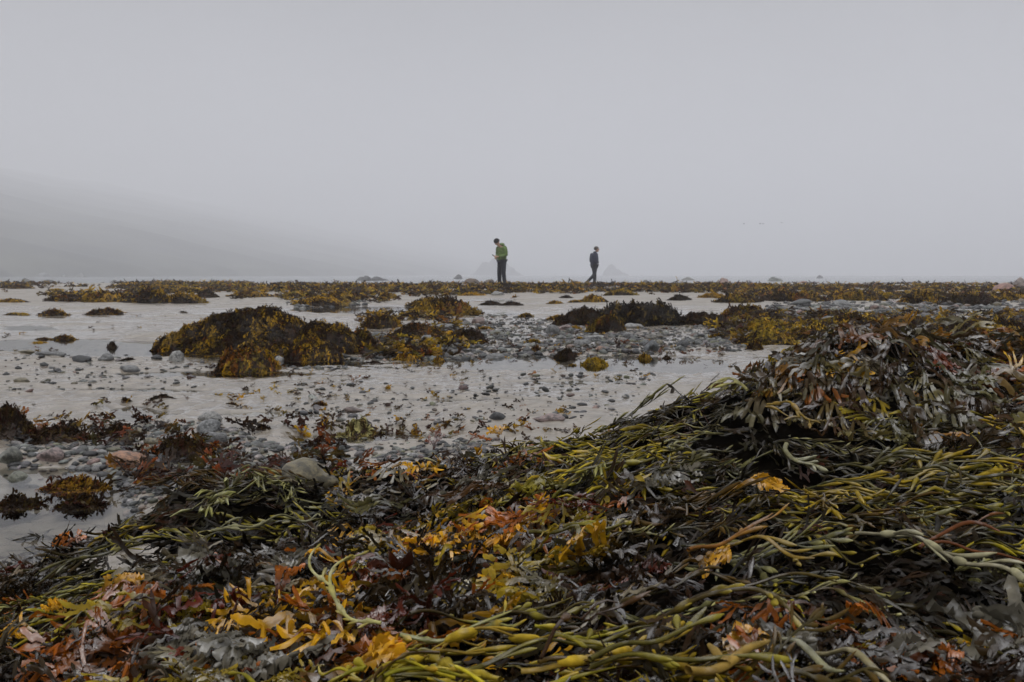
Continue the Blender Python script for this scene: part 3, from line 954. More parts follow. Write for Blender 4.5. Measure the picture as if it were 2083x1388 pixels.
HERO_E = [  # px, py, heading, length, radius, colours, lift, tilt, bladder size, bladder chance, side, label
    (1075, 1085, -.03, .16, .0062, YOLIVE, .055, .02, .006, .15, .3, "thick yellow strap lying across the middle of the heap"),
    (770, 1378, .12, .26, .0042, YOLIVE, .035, .03, .0085, .4, .4, "long yellow strap rising along the bottom edge"),
    (800, 1345, -.45, .08, .0030, ((.2, .13, .02), (.42, .30, .02)), .04, .0, .0095, 1.0, .1, "two plump yellow bladders on a short strap"),
    (900, 1310, .25, .10, .0030, ((.2, .13, .02), (.38, .26, .02)), .055, .02, .0095, 1.0, .1, "row of yellow bladders above the bottom strap"),
    (1060, 1360, .05, .15, .0040, ((.2, .13, .02), (.42, .28, .02)), .035, .02, .0105, .8, .3, "largest golden bladder on its strap in the bottom row"),
    (1200, 1335, .35, .16, .0046, YOLIVE, .06, .03, .006, .2, .3, "forked yellow strap beyond the largest bladder"),
    (1200, 1350, -.08, .14, .0046, YOLIVE, .05, .03, .006, .2, .3, "yellow strap running level from the largest bladder"),
    (1100, 1330, 1.0, .09, .0025, BROWN, .05, .3, .005, .5, .3, "thin brown stalk curving up out of the dark"),
    (1400, 1125, .35, .14, .0050, ((.14, .06, .012), (.24, .13, .02)), .05, .05, .004, .1, .2, "brown orange strap forking upward under the golden fan"),
    (1400, 1115, -.35, .20, .0044, ((.16, .10, .015), (.22, .16, .03)), .045, .0, .004, .1, .2, "ochre strap sloping down from the brown fork"),
    (1740, 1085, -.6, .22, .0045, ((.18, .16, .10), (.26, .24, .14)), .055, .0, .0075, .7, .4, "pale knobbly strap crossing the dark weed"),
    (1870, 1115, .95, .11, .0035, ((.09, .03, .01), (.12, .05, .014)), .05, .2, .004, .0, .1, "bare reddish stalk leaning up out of the weed"),
    (1900, 1110, -.2, .13, .0035, ((.09, .03, .01), (.14, .08, .02)), .05, .0, .004, .1, .1, "brown stalk lying level from the reddish one"),
    (1575, 1290, -1.45, .11, .0050, ((.2, .19, .11), (.26, .23, .05)), .05, .0, .006, .2, .1, "pale forked strap pointing down at the bottom edge"),
    (1400, 1365, .5, .09, .0075, ((.22, .14, .03), (.30, .22, .07)), .05, .1, .006, .1, .0, "fat ochre receptacle curving out of the shadow"),
    (1660, 1320, -1.2, .09, .0045, ((.2, .17, .09), (.24, .2, .06)), .05, .0, .005, .2, .1, "pale curved strap beside the forked one"),
    (380, 1020, .25, .18, .0050, OLIVE, .045, .03, .006, .5, .3, "olive strap arched over the rounded weed by the pool"),
    (430, 1080, .3, .18, .0048, ((.13, .12, .06), (.20, .19, .10)), .05, .03, .007, .3, .5, "branching grey green strap on the rounded weed"),
    (290, 1105, -2.35, .16, .0050, OLIVE, .045, .0, .0075, .5, .4, "olive strap hanging down toward the pool edge"),
    (1520, 790, 1.9, .10, .0052, ((.22, .20, .08), (.30, .27, .09)), .055, .3, .0085, .6, .4, "pale yellow forked strap standing at the head of the tresses"),
    (1560, 820, -.7, .14, .0050, ((.15, .10, .02), (.22, .14, .03)), .05, .0, .009, .5, .3, "ochre strap with a swollen bladder below the mound"),
    (1330, 930, -2.9, .18, .0052, YOLIVE, .05, .02, .0095, .6, .5, "yellow strap with long bladders in the combed tresses"),
    (1240, 905, -2.95, .18, .0050, YOLIVE, .045, .02, .0095, .7, .5, "yellow olive strap trailing toward the crest"),
    (1340, 960, .55, .16, .0040, OLIVE, .05, .05, .005, .2, .5, "twisted olive strap beneath the yellow ones"),
    (1700, 950, .2, .20, .0050, OLIVE, .05, .03, .008, .3, .8, "olive strap bristling with long pointed bladders"),
    (1820, 960, -.35, .22, .0050, OLIVE, .05, .03, .008, .3, .8, "olive strap sweeping down past the black hollow"),
    (1600, 900, -1.9, .14, .0055, ((.15, .14, .07), (.24, .23, .14)), .05, .0, .007, .3, .8, "pale green strap hanging into the black hollow"),
]
for (px, py, th, L, r, (ca, cb), lift, tilt, br, bl, sd, lab) in HERO_E:
    x, y, z = spt(px, py, lift * .75)
    extra = []
    tm = egg(rng, L, r * .8, 0, sd, bl, .5, extra, br * .95)
    one = np.array([0])
    args = (a(x), a(y), a(th), a(1), a(lift * .75), a(tilt), a(0), a(rng.normal(0, 1.5)), a(.004), a(rng.uniform(.07, .12)), a(rng.uniform(0, 6)),
            surf, np.array([ca]), np.array([cb]))
    root = empty("egg_wrack_frond", (x, y, z))
    tag(root, lab, "seaweed frond", "single egg wrack straps that stand out on the heap")
    V, F, C = place([tm], one, *args)
    mesh("strap", V - [x, y, z], F, M_EGG, root, C)
    for B in extra:
        V, F, C = place([B.done()], one, *args)
        mesh("air_bladder", V - [x, y, z], F, M_EGG, root, C)

# ------------------------------------------------------------------ clumps of weed on the sand
rng = np.random.default_rng(31)
C_BASE = [(.012, .007, .003, 4), (.025, .014, .004, 3), (.04, .026, .006, 1)]
C_TIP = [(.28, .165, .010, 3), (.40, .23, .010, 2.5), (.17, .12, .012, 2), (.20, .07, .007, 1.2), (.035, .015, .006, 3.5)]
C_DARK = [(.012, .006, .003, 3), (.03, .014, .005, 2), (.07, .045, .008, 1), (.035, .008, .004, 1)]
C_GOLD = [(.44, .27, .016, 3), (.30, .21, .018, 2), (.13, .06, .008, 1)]
T_C1 = [fucus(rng, l, .013, 4, 1, .08, (.35, .75)) for l in (.075, .085, .07, .08, .09)]
T_C2 = [fucus(rng, l, .018, 4, 2, 0, (.4, .8)) for l in (.085, .095, .08, .10)]
T_C3 = [fucus(rng, l, .026, 3, 2, 0, (.4, .8)) for l in (.13, .16, .14)]


def dome(rx, ry, h, seed, bumps=.25):
    ex = 1.6 if h > .2 else 2.4

    def D(x, y):
        r = np.hypot(x / rx, y / ry)
        n = fbm(x / rx * 1.7 + seed, y / ry * 1.7, 0, seed, 3)
        return h * (np.clip(1 - (r * (1 + .22 * n)) ** ex, -.15, 1)) * (1 + bumps * n) + min(.022, .16 * h) * fbm(x / .07 + seed, y / .07, 0, seed + 1, 2) * sst(1.1, .8, r)
    return D


def clump_meshes(rx, ry, h, n, seed, tms, tip=C_TIP, base=C_BASE, lift=.05, scl=(.6, 1.1), top=None, Hf=None):
    """dark rounded core and the bushy fronds over it"""
    r_ = np.random.default_rng(seed)
    D = Hf or dome(rx, ry, h, seed)
    g = np.linspace(-1.25, 1.25, 26)
    X, Y = np.meshgrid(g * rx, g * ry)
    core = np.column_stack([X.ravel(), Y.ravel(), np.maximum(D(X, Y), -.05).ravel() - .01])
    a_, q = r_.uniform(0, 2 * math.pi, n), np.sqrt(r_.random(n)) * 1.0
    x, y = q * np.cos(a_) * rx, q * np.sin(a_) * ry
    th = np.arctan2(y / ry ** 2, x / rx ** 2) + r_.normal(0, 1.9, n)
    hn = np.clip(D(x, y) / h, 0, 1)
    c1 = pickc(r_, tip, x + seed, y, min(.2, rx * .6), .75, .35)
    dk = r_.random(n) + 1.3 * fbm(x / .2 + seed, y / .16, 0, seed, 2) > .45 + .45 * hn  # fronds low on the clump darken more often, shade put into their colour
    c1[dk] = pick(r_, C_DARK, int(dk.sum()))
    if top is not None:
        dk = (hn > .72) & (r_.random(n) < top)
        c1[dk] = pick(r_, C_DARK, int(dk.sum()))
    V, F, C = place(tms, r_.integers(0, len(tms), n), x, y, th, r_.uniform(*scl, n), r_.uniform(-.01, lift, n) * (.4 + .6 * hn), r_.normal(-.1, .11, n), r_.normal(0, .6, n),
                    r_.normal(0, 7, n), r_.uniform(.003, .015, n), r_.uniform(.05, .1, n), r_.uniform(0, 6.3, n), D, pick(r_, base, n), c1)
    V[:, 2] = np.maximum(V[:, 2], .004 + .01 * r_.random(len(V)))
    return core, grid_faces(26, 26), V, F, C


def clump_thing(name, cat, label, loc, rx, ry, h, n, seed, tms, group=None, core_name="rock", **k):
    core, cf, V, F, C = clump_meshes(rx, ry, h, n, seed, tms, **k)
    root = empty(name, loc)
    tag(root, label, cat, group)
    mesh(core_name, core, cf, M_BED, root)
    o = mesh("fronds", V, F, M_CLUMP, root, C)
    o['kind'] = 'stuff'
    return root


def spot(px, pyb, w, h, depth=.75):
    """place, half width, half depth and height of something from its outline in the photograph"""
    x, y, z = gpt(px, pyb)
    rx = w / 2 / FPX * y
    ry = rx * depth
    return (x * (y + ry * .8) / y, y + ry * .8, max(z, -.002) - .01), rx, ry, h / FPX * y * .75


BIG = [  # px, base py, w, h, depth, fronds, label, tips, share of dark fronds on top
    (512, 724, 400, 122, .8, 2600, "tall weed covered rock with golden sides and a dark crown", C_TIP, .75),
    (668, 722, 180, 66, .8, 900, "lower weed covered shoulder against the tall rock", C_TIP, .2),
    (504, 765, 134, 50, .9, 520, "small domed tuft of weed in front of the tall rock", C_TIP, .1),
    (640, 742, 120, 44, .8, 420, "ragged weed at the pebbly foot of the tall rock", C_TIP, .1),
    (575, 735, 90, 34, .8, 300, "low weed skirt between the tall rock and the domed tuft", C_TIP, .1),
    (905, 641, 140, 27, .7, 700, "broad dark weed mound beyond the brown round stone", C_TIP, .3),
    (885, 622, 110, 12, .7, 400, "weed rise just behind the broad dark mound", C_TIP, .2),
    (778, 668, 84, 24, .8, 420, "bushy weed clump above the dark boulder", C_TIP, .2),
    (850, 690, 130, 26, .7, 560, "wide weed bank between the two grey stones", C_TIP, .2),
    (735, 715, 70, 44, .8, 380, "weed clump joining the shoulder of the tall rock", C_TIP, .1),
    (955, 702, 88, 28, .7, 330, "blackish weed lump beside the smooth grey stone", C_DARK, .5),
    (1190, 662, 130, 34, .7, 640, "dark red brown weed beside the sand covered boulder", C_DARK, .3),
    (1236, 676, 80, 32, .8, 380, "small brown weed hump in front of the boulder", C_TIP, .2),
    (1425, 660, 110, 22, .7, 420, "black weed ridge at the end of the boulder", C_DARK, .5),
    (1520, 650, 110, 22, .7, 480, "brown peaked weed clump beyond the pebbles", C_TIP, .3),
    (1500, 616, 95, 14, .7, 380, "golden weed mound at the edge of the far sand", C_TIP, .1),
    (1610, 614, 150, 18, .6, 520, "long dark weed bank across the far flat", C_TIP, .4),
    (1745, 612, 130, 16, .6, 480, "weed bank beside the long dark one", C_TIP, .3),
    (1970, 622, 130, 20, .6, 480, "black weed bank before the pink boulder", C_DARK, .5),
    (1880, 618, 100, 22, .6, 380, "low weed ridge beside the black bank", C_TIP, .3),
    (1560, 700, 120, 20, .8, 560, "golden weed clump below the pale green stones", C_GOLD, .1),
    (1640, 690, 130, 20, .8, 560, "yellow brown weed in which the pale stone sits", C_GOLD, .1),
    (1560, 676, 110, 14, .8, 400, "yellowish weed patch beside the red stone", C_GOLD, .1),
    (1730, 668, 110, 22, .8, 420, "weed rising behind the dark mound peak", C_TIP, .3),
    (1850, 672, 130, 22, .8, 460, "dark weed clump behind the shoulder of the mound", C_TIP, .5),
    (1945, 690, 90, 36, .8, 460, "black weed stack between the mound and the far stones", C_DARK, .6),
    (2030, 690, 140, 30, .8, 620, "golden weed slope at the border beyond the mound", C_GOLD, .1),
    (18, 890, 96, 56, .8, 700, "yellow brown bushy weed clump cut by the border", C_TIP, .0),
    (372, 936, 118, 40, .5, 420, "rust and orange weed tuft among the near pebbles", [(.20, .05, .010, 3), (.26, .12, .014, 2), (.06, .018, .008, 3)], .0),
    (150, 1015, 95, 18, .5, 260, "amber and crimson weed tuft beside the pool", [(.26, .14, .014, 3), (.14, .04, .012, 2)], .0),
    (30, 1052, 70, 18, .6, 160, "dark lump of weed standing in the near pool", C_DARK, .5),
    (165, 1052, 60, 12, .6, 130, "flat black scrap of weed in the near pool", C_DARK, .5),
    (120, 900, 130, 22, .5, 420, "dark brown weed spread beside the bushy clump", C_DARK, .3),
    (730, 893, 64, 32, .8, 150, "pale yellowish weed lump standing in the runnel", [(.42, .38, .16, 3), (.30, .24, .07, 2), (.10, .06, .02, 1)], .0),
    (235, 888, 50, 16, .6, 130, "black ragged weed above the orange stone", C_DARK, .5),
]
for i, (px, py, w, h, dp, nf, lab, tip, top) in enumerate(BIG):
    loc, rx, ry, hh = spot(px, py, w, h, dp)
    near = loc[1] < 4
    tms = T_C1 if loc[1] < 8 else T_C2
    big = loc[1] > 11
    clump_thing("seaweed_covered_rock" if h > 55 else "seaweed_clump", "seaweed", lab, loc, rx, ry, hh, int(nf * (1.6 if big else 2.6)), 100 + i, tms, core_name="rock" if h > 55 else "matted_core",
                tip=tip, top=top, scl=(.25, .55) if near else ((.35, .7) if not big else (.7, 1.2)), lift=.02 if near else .035)

# smaller repeats share four meshes
PROTO = []
for i, (rx, ry, h, nn, tip) in enumerate([(.22, .16, .09, 420, C_TIP), (.30, .18, .11, 520, C_GOLD), (.26, .16, .10, 420, C_DARK)]):
    core, cf, V, F, C = clump_meshes(rx, ry, h, nn, 300 + i, T_C2, tip=tip, lift=.03, scl=(.5, .9))
    nV = len(core)
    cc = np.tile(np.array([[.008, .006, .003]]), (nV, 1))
    PROTO.append((mesh("seaweed_tuft", np.concatenate([core, V]), np.concatenate([cf, F + nV]), M_CLUMP, None, np.concatenate([cc, C])), rx, h))
SMALL = [  # px, base py, w, h, kind, label
    (108, 643, 62, 17, 0, "dark tipped weed patch on the pale sand strip"), (35, 642, 70, 9, 1, "thin golden weed strip beside the dark tipped patch"),
    (215, 641, 80, 16, 0, "lone low weed patch on bare sand"), (372, 637, 24, 5, 2, "tiny black scrap on the sand near the tall rock"),
    (135, 614, 90, 18, 2, "dark end of the long weed bank"), (215, 615, 110, 24, 0, "brown middle of the long weed bank"),
    (300, 617, 110, 34, 0, "peaked part of the long weed bank"), (370, 618, 100, 30, 1, "golden part of the long weed bank"), (420, 606, 60, 18, 2, "dark knob behind the long weed bank"),
    (330, 592, 160, 16, 1, "greenish weed swell beyond the long bank"), (30, 588, 70, 10, 0, "olive weed low on the misty sand"), (115, 592, 40, 7, 1, "small olive patch on the misty sand"),
    (25, 616, 60, 10, 0, "low weed patch at the border of the sand"), (650, 624, 120, 26, 1, "golden weed patch beyond the tall rock"), (690, 612, 90, 20, 0, "brown weed patch farther beyond the tall rock"),
    (600, 606, 70, 16, 1, "yellow weed patch at the misty edge"), (790, 608, 44, 15, 0, "small brown tuft standing on the wet flat"), (845, 637, 44, 12, 1, "golden scrap beside the broad dark mound"),
    (998, 622, 50, 12, 2, "first of two dark tufts on the smooth sand"), (1040, 622, 50, 11, 2, "second of two dark tufts on the smooth sand"),
    (1070, 646, 36, 14, 1, "golden scrap where the pebbles begin"), (1135, 652, 50, 16, 1, "golden fringe leading to the dark red weed"),
    (1152, 607, 30, 8, 2, "little dark tuft on the far sand"), (1130, 619, 36, 9, 0, "brown scrap on the far sand below the walker"), (1170, 616, 32, 9, 1, "golden scrap next to the brown one"),
    (1208, 615, 54, 18, 0, "round weed tuft behind the boulder"), (1262, 601, 70, 16, 1, "bright golden tuft below the walker in navy"), (1382, 612, 48, 15, 2, "dark tuft alone beyond the boulder"),
    (1450, 606, 60, 14, 1, "golden patch on the far sand edge"), (1090, 716, 30, 40, 0, "weed sprig upright at the water edge"), (1085, 702, 44, 18, 1, "golden bits over the upright sprig"),
    (1152, 736, 52, 30, 2, "dark weed tuft in the shallow water"), (1210, 752, 62, 26, 1, "bright golden weed tuft on the sand spit"), (1166, 752, 22, 20, 1, "small yellow weed knob beside the dark tuft"),
    (1312, 738, 32, 40, 0, "brown weed sprig mirrored in the water"), (1356, 734, 22, 16, 2, "tiny black weed in the bright water"), (893, 740, 28, 30, 0, "brown sprig by the water line"),
    (830, 735, 60, 22, 0, "orange brown weed among the pebbles"), (815, 716, 60, 24, 1, "golden weed below the smooth grey stone"), (880, 722, 56, 18, 1, "golden scrap under the blackish lump"),
    (985, 672, 40, 12, 1, "golden scrap next to the brown round stone"), (1180, 690, 18, 10, 1, "yellow knob on the pebble bank"), (1170, 672, 30, 14, 1, "golden tuft on a pinkish pebble"),
    (760, 742, 50, 10, 2, "black flat weed on the wet sand"), (1535, 712, 40, 24, 0, "rusty tuft near the mound foot"), (1460, 690, 44, 20, 1, "yellow tuft in front of the pebble bank"),
    (228, 714, 34, 22, 2, "black ball of weed standing in the pool"), (130, 695, 56, 14, 0, "reddish twiggy weed on the pool edge"), (88, 694, 40, 8, 0, "thin red weed beside the twiggy one"), (80, 704, 40, 8, 1, "yellowish scrap floating in the pool"),
    (262, 735, 40, 10, 2, "dark weed scrap by the pale pebbles"), (650, 826, 40, 14, 0, "brown scrap lying on rippled sand"), (470, 824, 30, 10, 0, "small brown bit on rippled sand"),
    (255, 818, 30, 18, 2, "black weed bit on the rippled sand"), (330, 812, 50, 14, 2, "dark weed over a buried stone"), (535, 880, 50, 22, 2, "black crumpled weed near the sand runnel"),
    (1620, 642, 40, 8, 1, "golden scrap on the pebbly strip"), (1690, 660, 60, 20, 1, "weed beside the dark grey stone"), (1800, 608, 80, 18, 1, "golden top of the far weed bank"),
    (1680, 598, 120, 14, 0, "farther weed swell under the sea line"), (1880, 600, 140, 16, 1, "olive weed swell close to the sea line"), (2060, 612, 60, 18, 0, "weed under the pink boulder"),
    (1560, 596, 90, 12, 0, "brownish swell behind the golden mound"), (1035, 589, 60, 14, 2, "dark weed heap by the feet of the man in green"), (960, 602, 60, 9, 1, "yellow weed strip beside the pale far stone"),
    (730, 601, 80, 12, 0, "weed strip on the wet flat"), (510, 604, 90, 14, 0, "weed strip behind the crown of the tall rock"),
]
rng = np.random.default_rng(33)
for i, (px, py, w, h, kd, lab) in enumerate(SMALL):
    proto, rx0, h0 = PROTO[kd]
    o = proto if not any(s_[4] == kd for s_ in SMALL[:i]) else proto.copy()
    if o is not proto:
        COL.objects.link(o)
    loc, rx, ry, hh = spot(px, py, w, h)
    o.location = loc
    k = rx / rx0
    o.scale = (k, k, min(max(hh / h0 * .75, .25 * k), 1.5 * k))
    o.rotation_euler = (0, 0, rng.choice([0, math.pi]) + rng.normal(0, .35))
    b_ = rng.uniform(.8, 1.25)
    o.color = (b_, b_ * rng.uniform(.92, 1.06), b_, 1)
    tag(o, lab, "seaweed", "small weed tufts on the tidal flat")

# the far belt of weed, too much to count
FAR = [  # outline in the photograph, fronds per square metre
    ([(0, 577), (130, 579), (200, 583), (60, 590), (0, 592)], 14), ([(240, 575), (460, 577), (640, 579), (1000, 580), (1000, 601), (700, 604), (560, 600), (430, 612), (300, 600), (220, 590)], 20),
    ([(560, 596), (740, 600), (740, 632), (600, 630)], 18), ([(730, 590), (900, 588), (900, 612), (740, 618)], 10), ([(1000, 578), (1480, 580), (1480, 598), (1080, 596), (1000, 600)], 24),
    ([(1450, 580), (2150, 578), (2150, 616), (1900, 612), (1500, 610)], 19), ([(90, 600), (430, 592), (440, 618), (110, 616)], 22), ([(1000, 596), (1060, 596), (1060, 606), (940, 606)], 16),
    ([(1640, 640), (2150, 640), (2150, 700), (1640, 690)], 20), ([(740, 640), (900, 640), (960, 700), (900, 740), (760, 730)], 20), ([(1440, 660), (1600, 640), (1680, 690), (1480, 705)], 26)]
n = 60000
yy = 1 / rng.uniform(1 / 60, 1 / 5.5, n)
yy = np.where(rng.random(n) < .75, rng.uniform(9, 50, n), yy)
xx = rng.uniform(-.62, .62, n) * yy
pz = ground(xx, yy)
ppx, ppy = proj(xx, yy, pz + .0)
dens = np.zeros(n)
for poly, dn in FAR:
    dens = np.maximum(dens, np.where(inpoly(ppx, ppy + 3 * vn(xx / 1.1, yy / 1.1, 0, 80), poly), dn, 0))
patch = fbm(xx / 1.5, yy / 2.2, 0, 81, 3)
k = (rng.random(n) < dens / 30) & (patch > -.08) & ((pz > 0.002) | (yy > 46))
xx, yy, patch = xx[k], yy[k], patch[k]
m = len(xx)
bumpz = lambda x, y: ground(x, y) + .035 * np.clip(fbm(x / 1.5, y / 2.2, 0, 81, 3) + .25, 0, 1.2) * sst(6, 14, y)
c1 = pick(rng, C_TIP + C_GOLD, m, .3)
dk = rng.random(m) < .36 + .35 * (fbm(xx / .7, yy / .9, 0, 84, 2) > .1)
c1[dk] = pick(rng, C_DARK, int(dk.sum()))
sc_ = np.clip(yy / 18, .7, 1.5) * rng.uniform(.7, 1.3, m)
V, F, C = place(T_C3, rng.integers(0, 3, m), xx, yy, rng.uniform(0, 6.3, m), sc_, rng.uniform(.0, .05, m), rng.normal(.0, .14, m), rng.normal(0, .5, m), rng.normal(0, 4, m),
                rng.uniform(0, .01, m), rng.uniform(.06, .12, m), rng.uniform(0, 6.3, m), bumpz, pick(rng, C_BASE, m), c1, 1.0, False)
tag(mesh("seaweed_belt", V, F, M_CLUMP, None, C), "belt of golden and dark weed strewn over the misty flat", "seaweed", kind='stuff')

# torn scraps of weed on the near sand
n = 900
px, py = rng.uniform(0, 1500, n), rng.uniform(640, 900, n)
P = np.array([gpt(a_, b_) for a_, b_ in zip(px[:800], py[:800])])
k = vn(P[:, 0] / .5, P[:, 1] / .7, 0, 91) > -.1
P = P[k]
m = len(P)
V, F, C = place(T_C2, rng.integers(0, 4, m), P[:, 0], P[:, 1], rng.uniform(0, 6.3, m), rng.uniform(.15, .5, m), rng.uniform(.002, .008, m), rng.normal(.05, .15, m), rng.normal(0, .3, m), rng.normal(0, 6, m),
                rng.uniform(0, .004, m), rng.uniform(.05, .1, m), rng.uniform(0, 6.3, m), lambda x, y: np.maximum(ground(x, y), 0), pick(rng, C_DARK, m), pick(rng, C_DARK + C_TIP, m))
n = 900
px, py = rng.uniform(0, 720, n), rng.uniform(862, 1015, n)
px[500:], py[500:] = rng.uniform(730, 1480, 400), rng.uniform(650, 735, 400)
P = np.array([gpt(a_, b_) for a_, b_ in zip(px, py)])
P = P[(P[:, 2] > .0) & (vn(P[:, 0] / .16, P[:, 1] / .2, 0, 93) > -.35)]
m = len(P)
V3, F3, C3 = place(T_C1, rng.integers(0, 5, m), P[:, 0], P[:, 1], rng.uniform(0, 6.3, m), rng.uniform(.3, .8, m), rng.uniform(.006, .022, m), rng.normal(.08, .25, m), rng.normal(0, .6, m), rng.normal(0, 8, m),
                   rng.uniform(.001, .006, m), rng.uniform(.05, .1, m), rng.uniform(0, 6.3, m), lambda x, y: np.maximum(ground(x, y), 0), pick(rng, C_DARK, m),
                   pick(rng, C_DARK + [(.16, .04, .008, 2), (.2, .09, .01, 1), (.06, .05, .02, 2)], m))
V, F, C = np.concatenate([V, V3]), np.concatenate([F, F3 + len(V)]), np.concatenate([C, C3])
tag(mesh("weed_litter", V, F, M_CLUMP, None, C), "torn dark scraps of weed littering the rippled sand", "seaweed", kind='stuff')

# ------------------------------------------------------------------ stones
def ico(sub):
    bm = bmesh.new()
    bmesh.ops.create_icosphere(bm, subdivisions=sub, radius=1)
    V = np.array([v.co[:] for v in bm.verts])
    F = np.array([[v.index for v in f.verts] for f in bm.faces])
    bm.free()
    return V, F


ICO = {k: ico(k) for k in (1, 2, 3, 4)}


def stone_shape(seed, sub=3, rough=.25, freq=1.1, flat=1.0, facet=0.0):
    V, F = ICO[sub]
    V = V.copy()
    d = 1 + rough * fbm(V[:, 0] * freq + seed * 3.7, V[:, 1] * freq, V[:, 2] * freq, seed, 3)
    if facet:
        r_ = np.random.default_rng(seed)
        for _ in range(9):
            nrm = r_.normal(0, 1, 3)
            nrm /= np.linalg.norm(nrm)
            dd = V @ nrm
            lim = r_.uniform(.72, .95)
            d = np.where(dd > lim, d * (1 - facet * (1 - lim / np.maximum(dd, .01))), d)
    V = V * d[:, None]
    V[:, 2] *= flat
    return V, F


GREYS, PALE, DARKS, OLIV, PINK, ORNG, BRN, YEL = (.20, .20, .195), (.34, .33, .30), (.035, .036, .038), (.17, .17, .12), (.34, .22, .19), (.50, .20, .06), (.20, .115, .08), (.27, .22, .10)
STONES = [  # px, base py, w, h, colour, label
    (247, 952, 88, 40, ORNG, "smooth orange and white stone among the near pebbles"), (618, 990, 116, 62, (.23, .18, .06), "large olive stone with dark streaks beside the heap"),
    (97, 940, 58, 34, PINK, "pinkish rounded stone by the dark brown weed"), (433, 900, 46, 27, GREYS, "grey pebble beneath the larger pale one"), (418, 880, 48, 30, (.25, .26, .26), "bluish grey oval pebble on the runnel edge"),
    (425, 858, 46, 26, PALE, "angular pale stone half sunk in sand"), (500, 962, 48, 26, OLIV, "dull olive pebble beside the large olive stone"), (280, 917, 52, 12, YEL, "thin yellowish pebble behind the orange stone"),
    (307, 904, 36, 15, YEL, "yellow green pebble at the runnel"), (250, 904, 26, 14, BRN, "brown pebble behind the yellowish one"), (272, 884, 42, 16, YEL, "cream pebble with a dark edge"),
    (10, 945, 48, 40, OLIV, "olive grey stone cut by the border"), (262, 757, 42, 18, GREYS, "flat grey stone on the wet sand"), (353, 735, 30, 26, PALE, "white round stone at the foot of the tall rock"),
    (317, 731, 22, 12, DARKS, "black pebble beside the white stone"), (160, 737, 46, 16, DARKS, "black mussel shaped stone at the pool edge"), (212, 733, 34, 15, GREYS, "grey stone at the pool edge"),
    (100, 724, 60, 10, GREYS, "low grey stone awash in the pool"), (40, 777, 30, 10, YEL, "yellow pebble alone on the sand"), (564, 742, 24, 16, PALE, "pale stone by the domed tuft"),
    (50, 720, 34, 8, YEL, "yellow brown stone awash"), (975, 660, 29, 20, (.27, .15, .11), "brown pink round stone on the pebble bank"), (871, 700, 34, 22, GREYS, "smooth grey stone under the wide weed bank"),
    (767, 695, 44, 25, (.07, .075, .06), "dark green boulder among golden weed"), (982, 688, 20, 16, (.22, .24, .22), "small round grey stone"), (1014, 684, 40, 12, OLIV, "flat olive stone next to the small round one"),
    (1184, 703, 34, 15, GREYS, "flat grey stone in the middle of the pebble bank"), (1125, 680, 32, 24, (.15, .15, .14), "dull grey blocky stone on the pebble bank"), (1221, 716, 28, 13, (.40, .17, .07), "bright orange stone near the water"),
    (1328, 715, 28, 27, (.11, .12, .125), "dark blue grey round stone at the water edge"), (1332, 690, 40, 14, (.16, .14, .10), "long brown stone under the boulder"), (1392, 708, 26, 18, DARKS, "black stone in the bright shallows"),
    (1012, 601, 26, 11, PALE, "pale smooth stone on the far sand"), (1164, 654, 20, 15, GREYS, "grey stone tucked in the dark red weed"), (1004, 735, 48, 13, GREYS, "grey stone lying in the shallow water"),
    (942, 793, 20, 11, (.13, .04, .03), "red brown pebble on rippled sand"), (1012, 855, 34, 19, DARKS, "dark wet stone on the rippled sand"), (1120, 857, 62, 16, PINK, "low pinkish stone sunk in sand"),
    (717, 840, 44, 13, BRN, "brown stone sunk in the rippled sand"), (1637, 683, 48, 28, (.30, .33, .29), "pale green stone bedded in golden weed"), (1534, 692, 38, 18, (.26, .29, .27), "smaller pale green stone at the weed edge"),
    (1696, 656, 44, 18, (.17, .175, .165), "dark grey stone behind the mound"), (1632, 623, 50, 17, (.08, .085, .08), "dark stone on the pebbly strip"), (1719, 624, 50, 15, (.24, .24, .23), "long grey stone on the pebbly strip"),
    (1556, 664, 24, 11, (.36, .12, .07), "red stone in the yellowish weed"), (1510, 660, 22, 12, PALE, "white pebble at the weed edge"), (1495, 672, 30, 12, GREYS, "grey stone by the black ridge"),
    (360, 905, 40, 16, (.28, .16, .13), "pink pebble under the rust tuft"), (575, 945, 40, 20, (.16, .07, .05), "dark red stone on the crest"), (700, 1240 - 255, 30, 20, GREYS, "grey stone beside the olive one"),
    (30, 990, 44, 26, (.20, .21, .13), "mossy stone in the near pool"), (330, 872, 34, 14, (.22, .12, .08), "reddish pebble at the runnel"), (300, 1130 + 30, 10, 8, GREYS, "grey pebble tucked in weed"),
    (1290, 668, 40, 12, PALE, "pale slab in front of the boulder"), (1265, 700, 34, 16, (.27, .22, .18), "tan stone on the pebble bank"), (1280, 690, 26, 16, GREYS, "round grey stone next to the tan one"),
    (1150, 672, 30, 14, PINK, "pink pebble carrying a golden tuft"), (1215, 690, 50, 10, PALE, "long pale slab on the pebble bank"), (1095, 688, 30, 10, PALE, "pale flat pebble beside the blocky stone"),
    (905, 668, 50, 12, GREYS, "grey slab behind the wide weed bank"), (955, 682, 34, 16, PALE, "pale wedge of stone near the small round one"), (975, 700, 30, 12, OLIV, "olive pebble beneath the blackish lump"),
]
VAR = []
for i in range(9):
    V, F = stone_shape(500 + i, 3, .34, .9 + .15 * (i % 3), 1.0, .9 if i % 3 else .4)
    me_o = mesh("stone", V, F, M_STONE)
    VAR.append(me_o.data)
    bpy.data.objects.remove(me_o)
rng = np.random.default_rng(41)
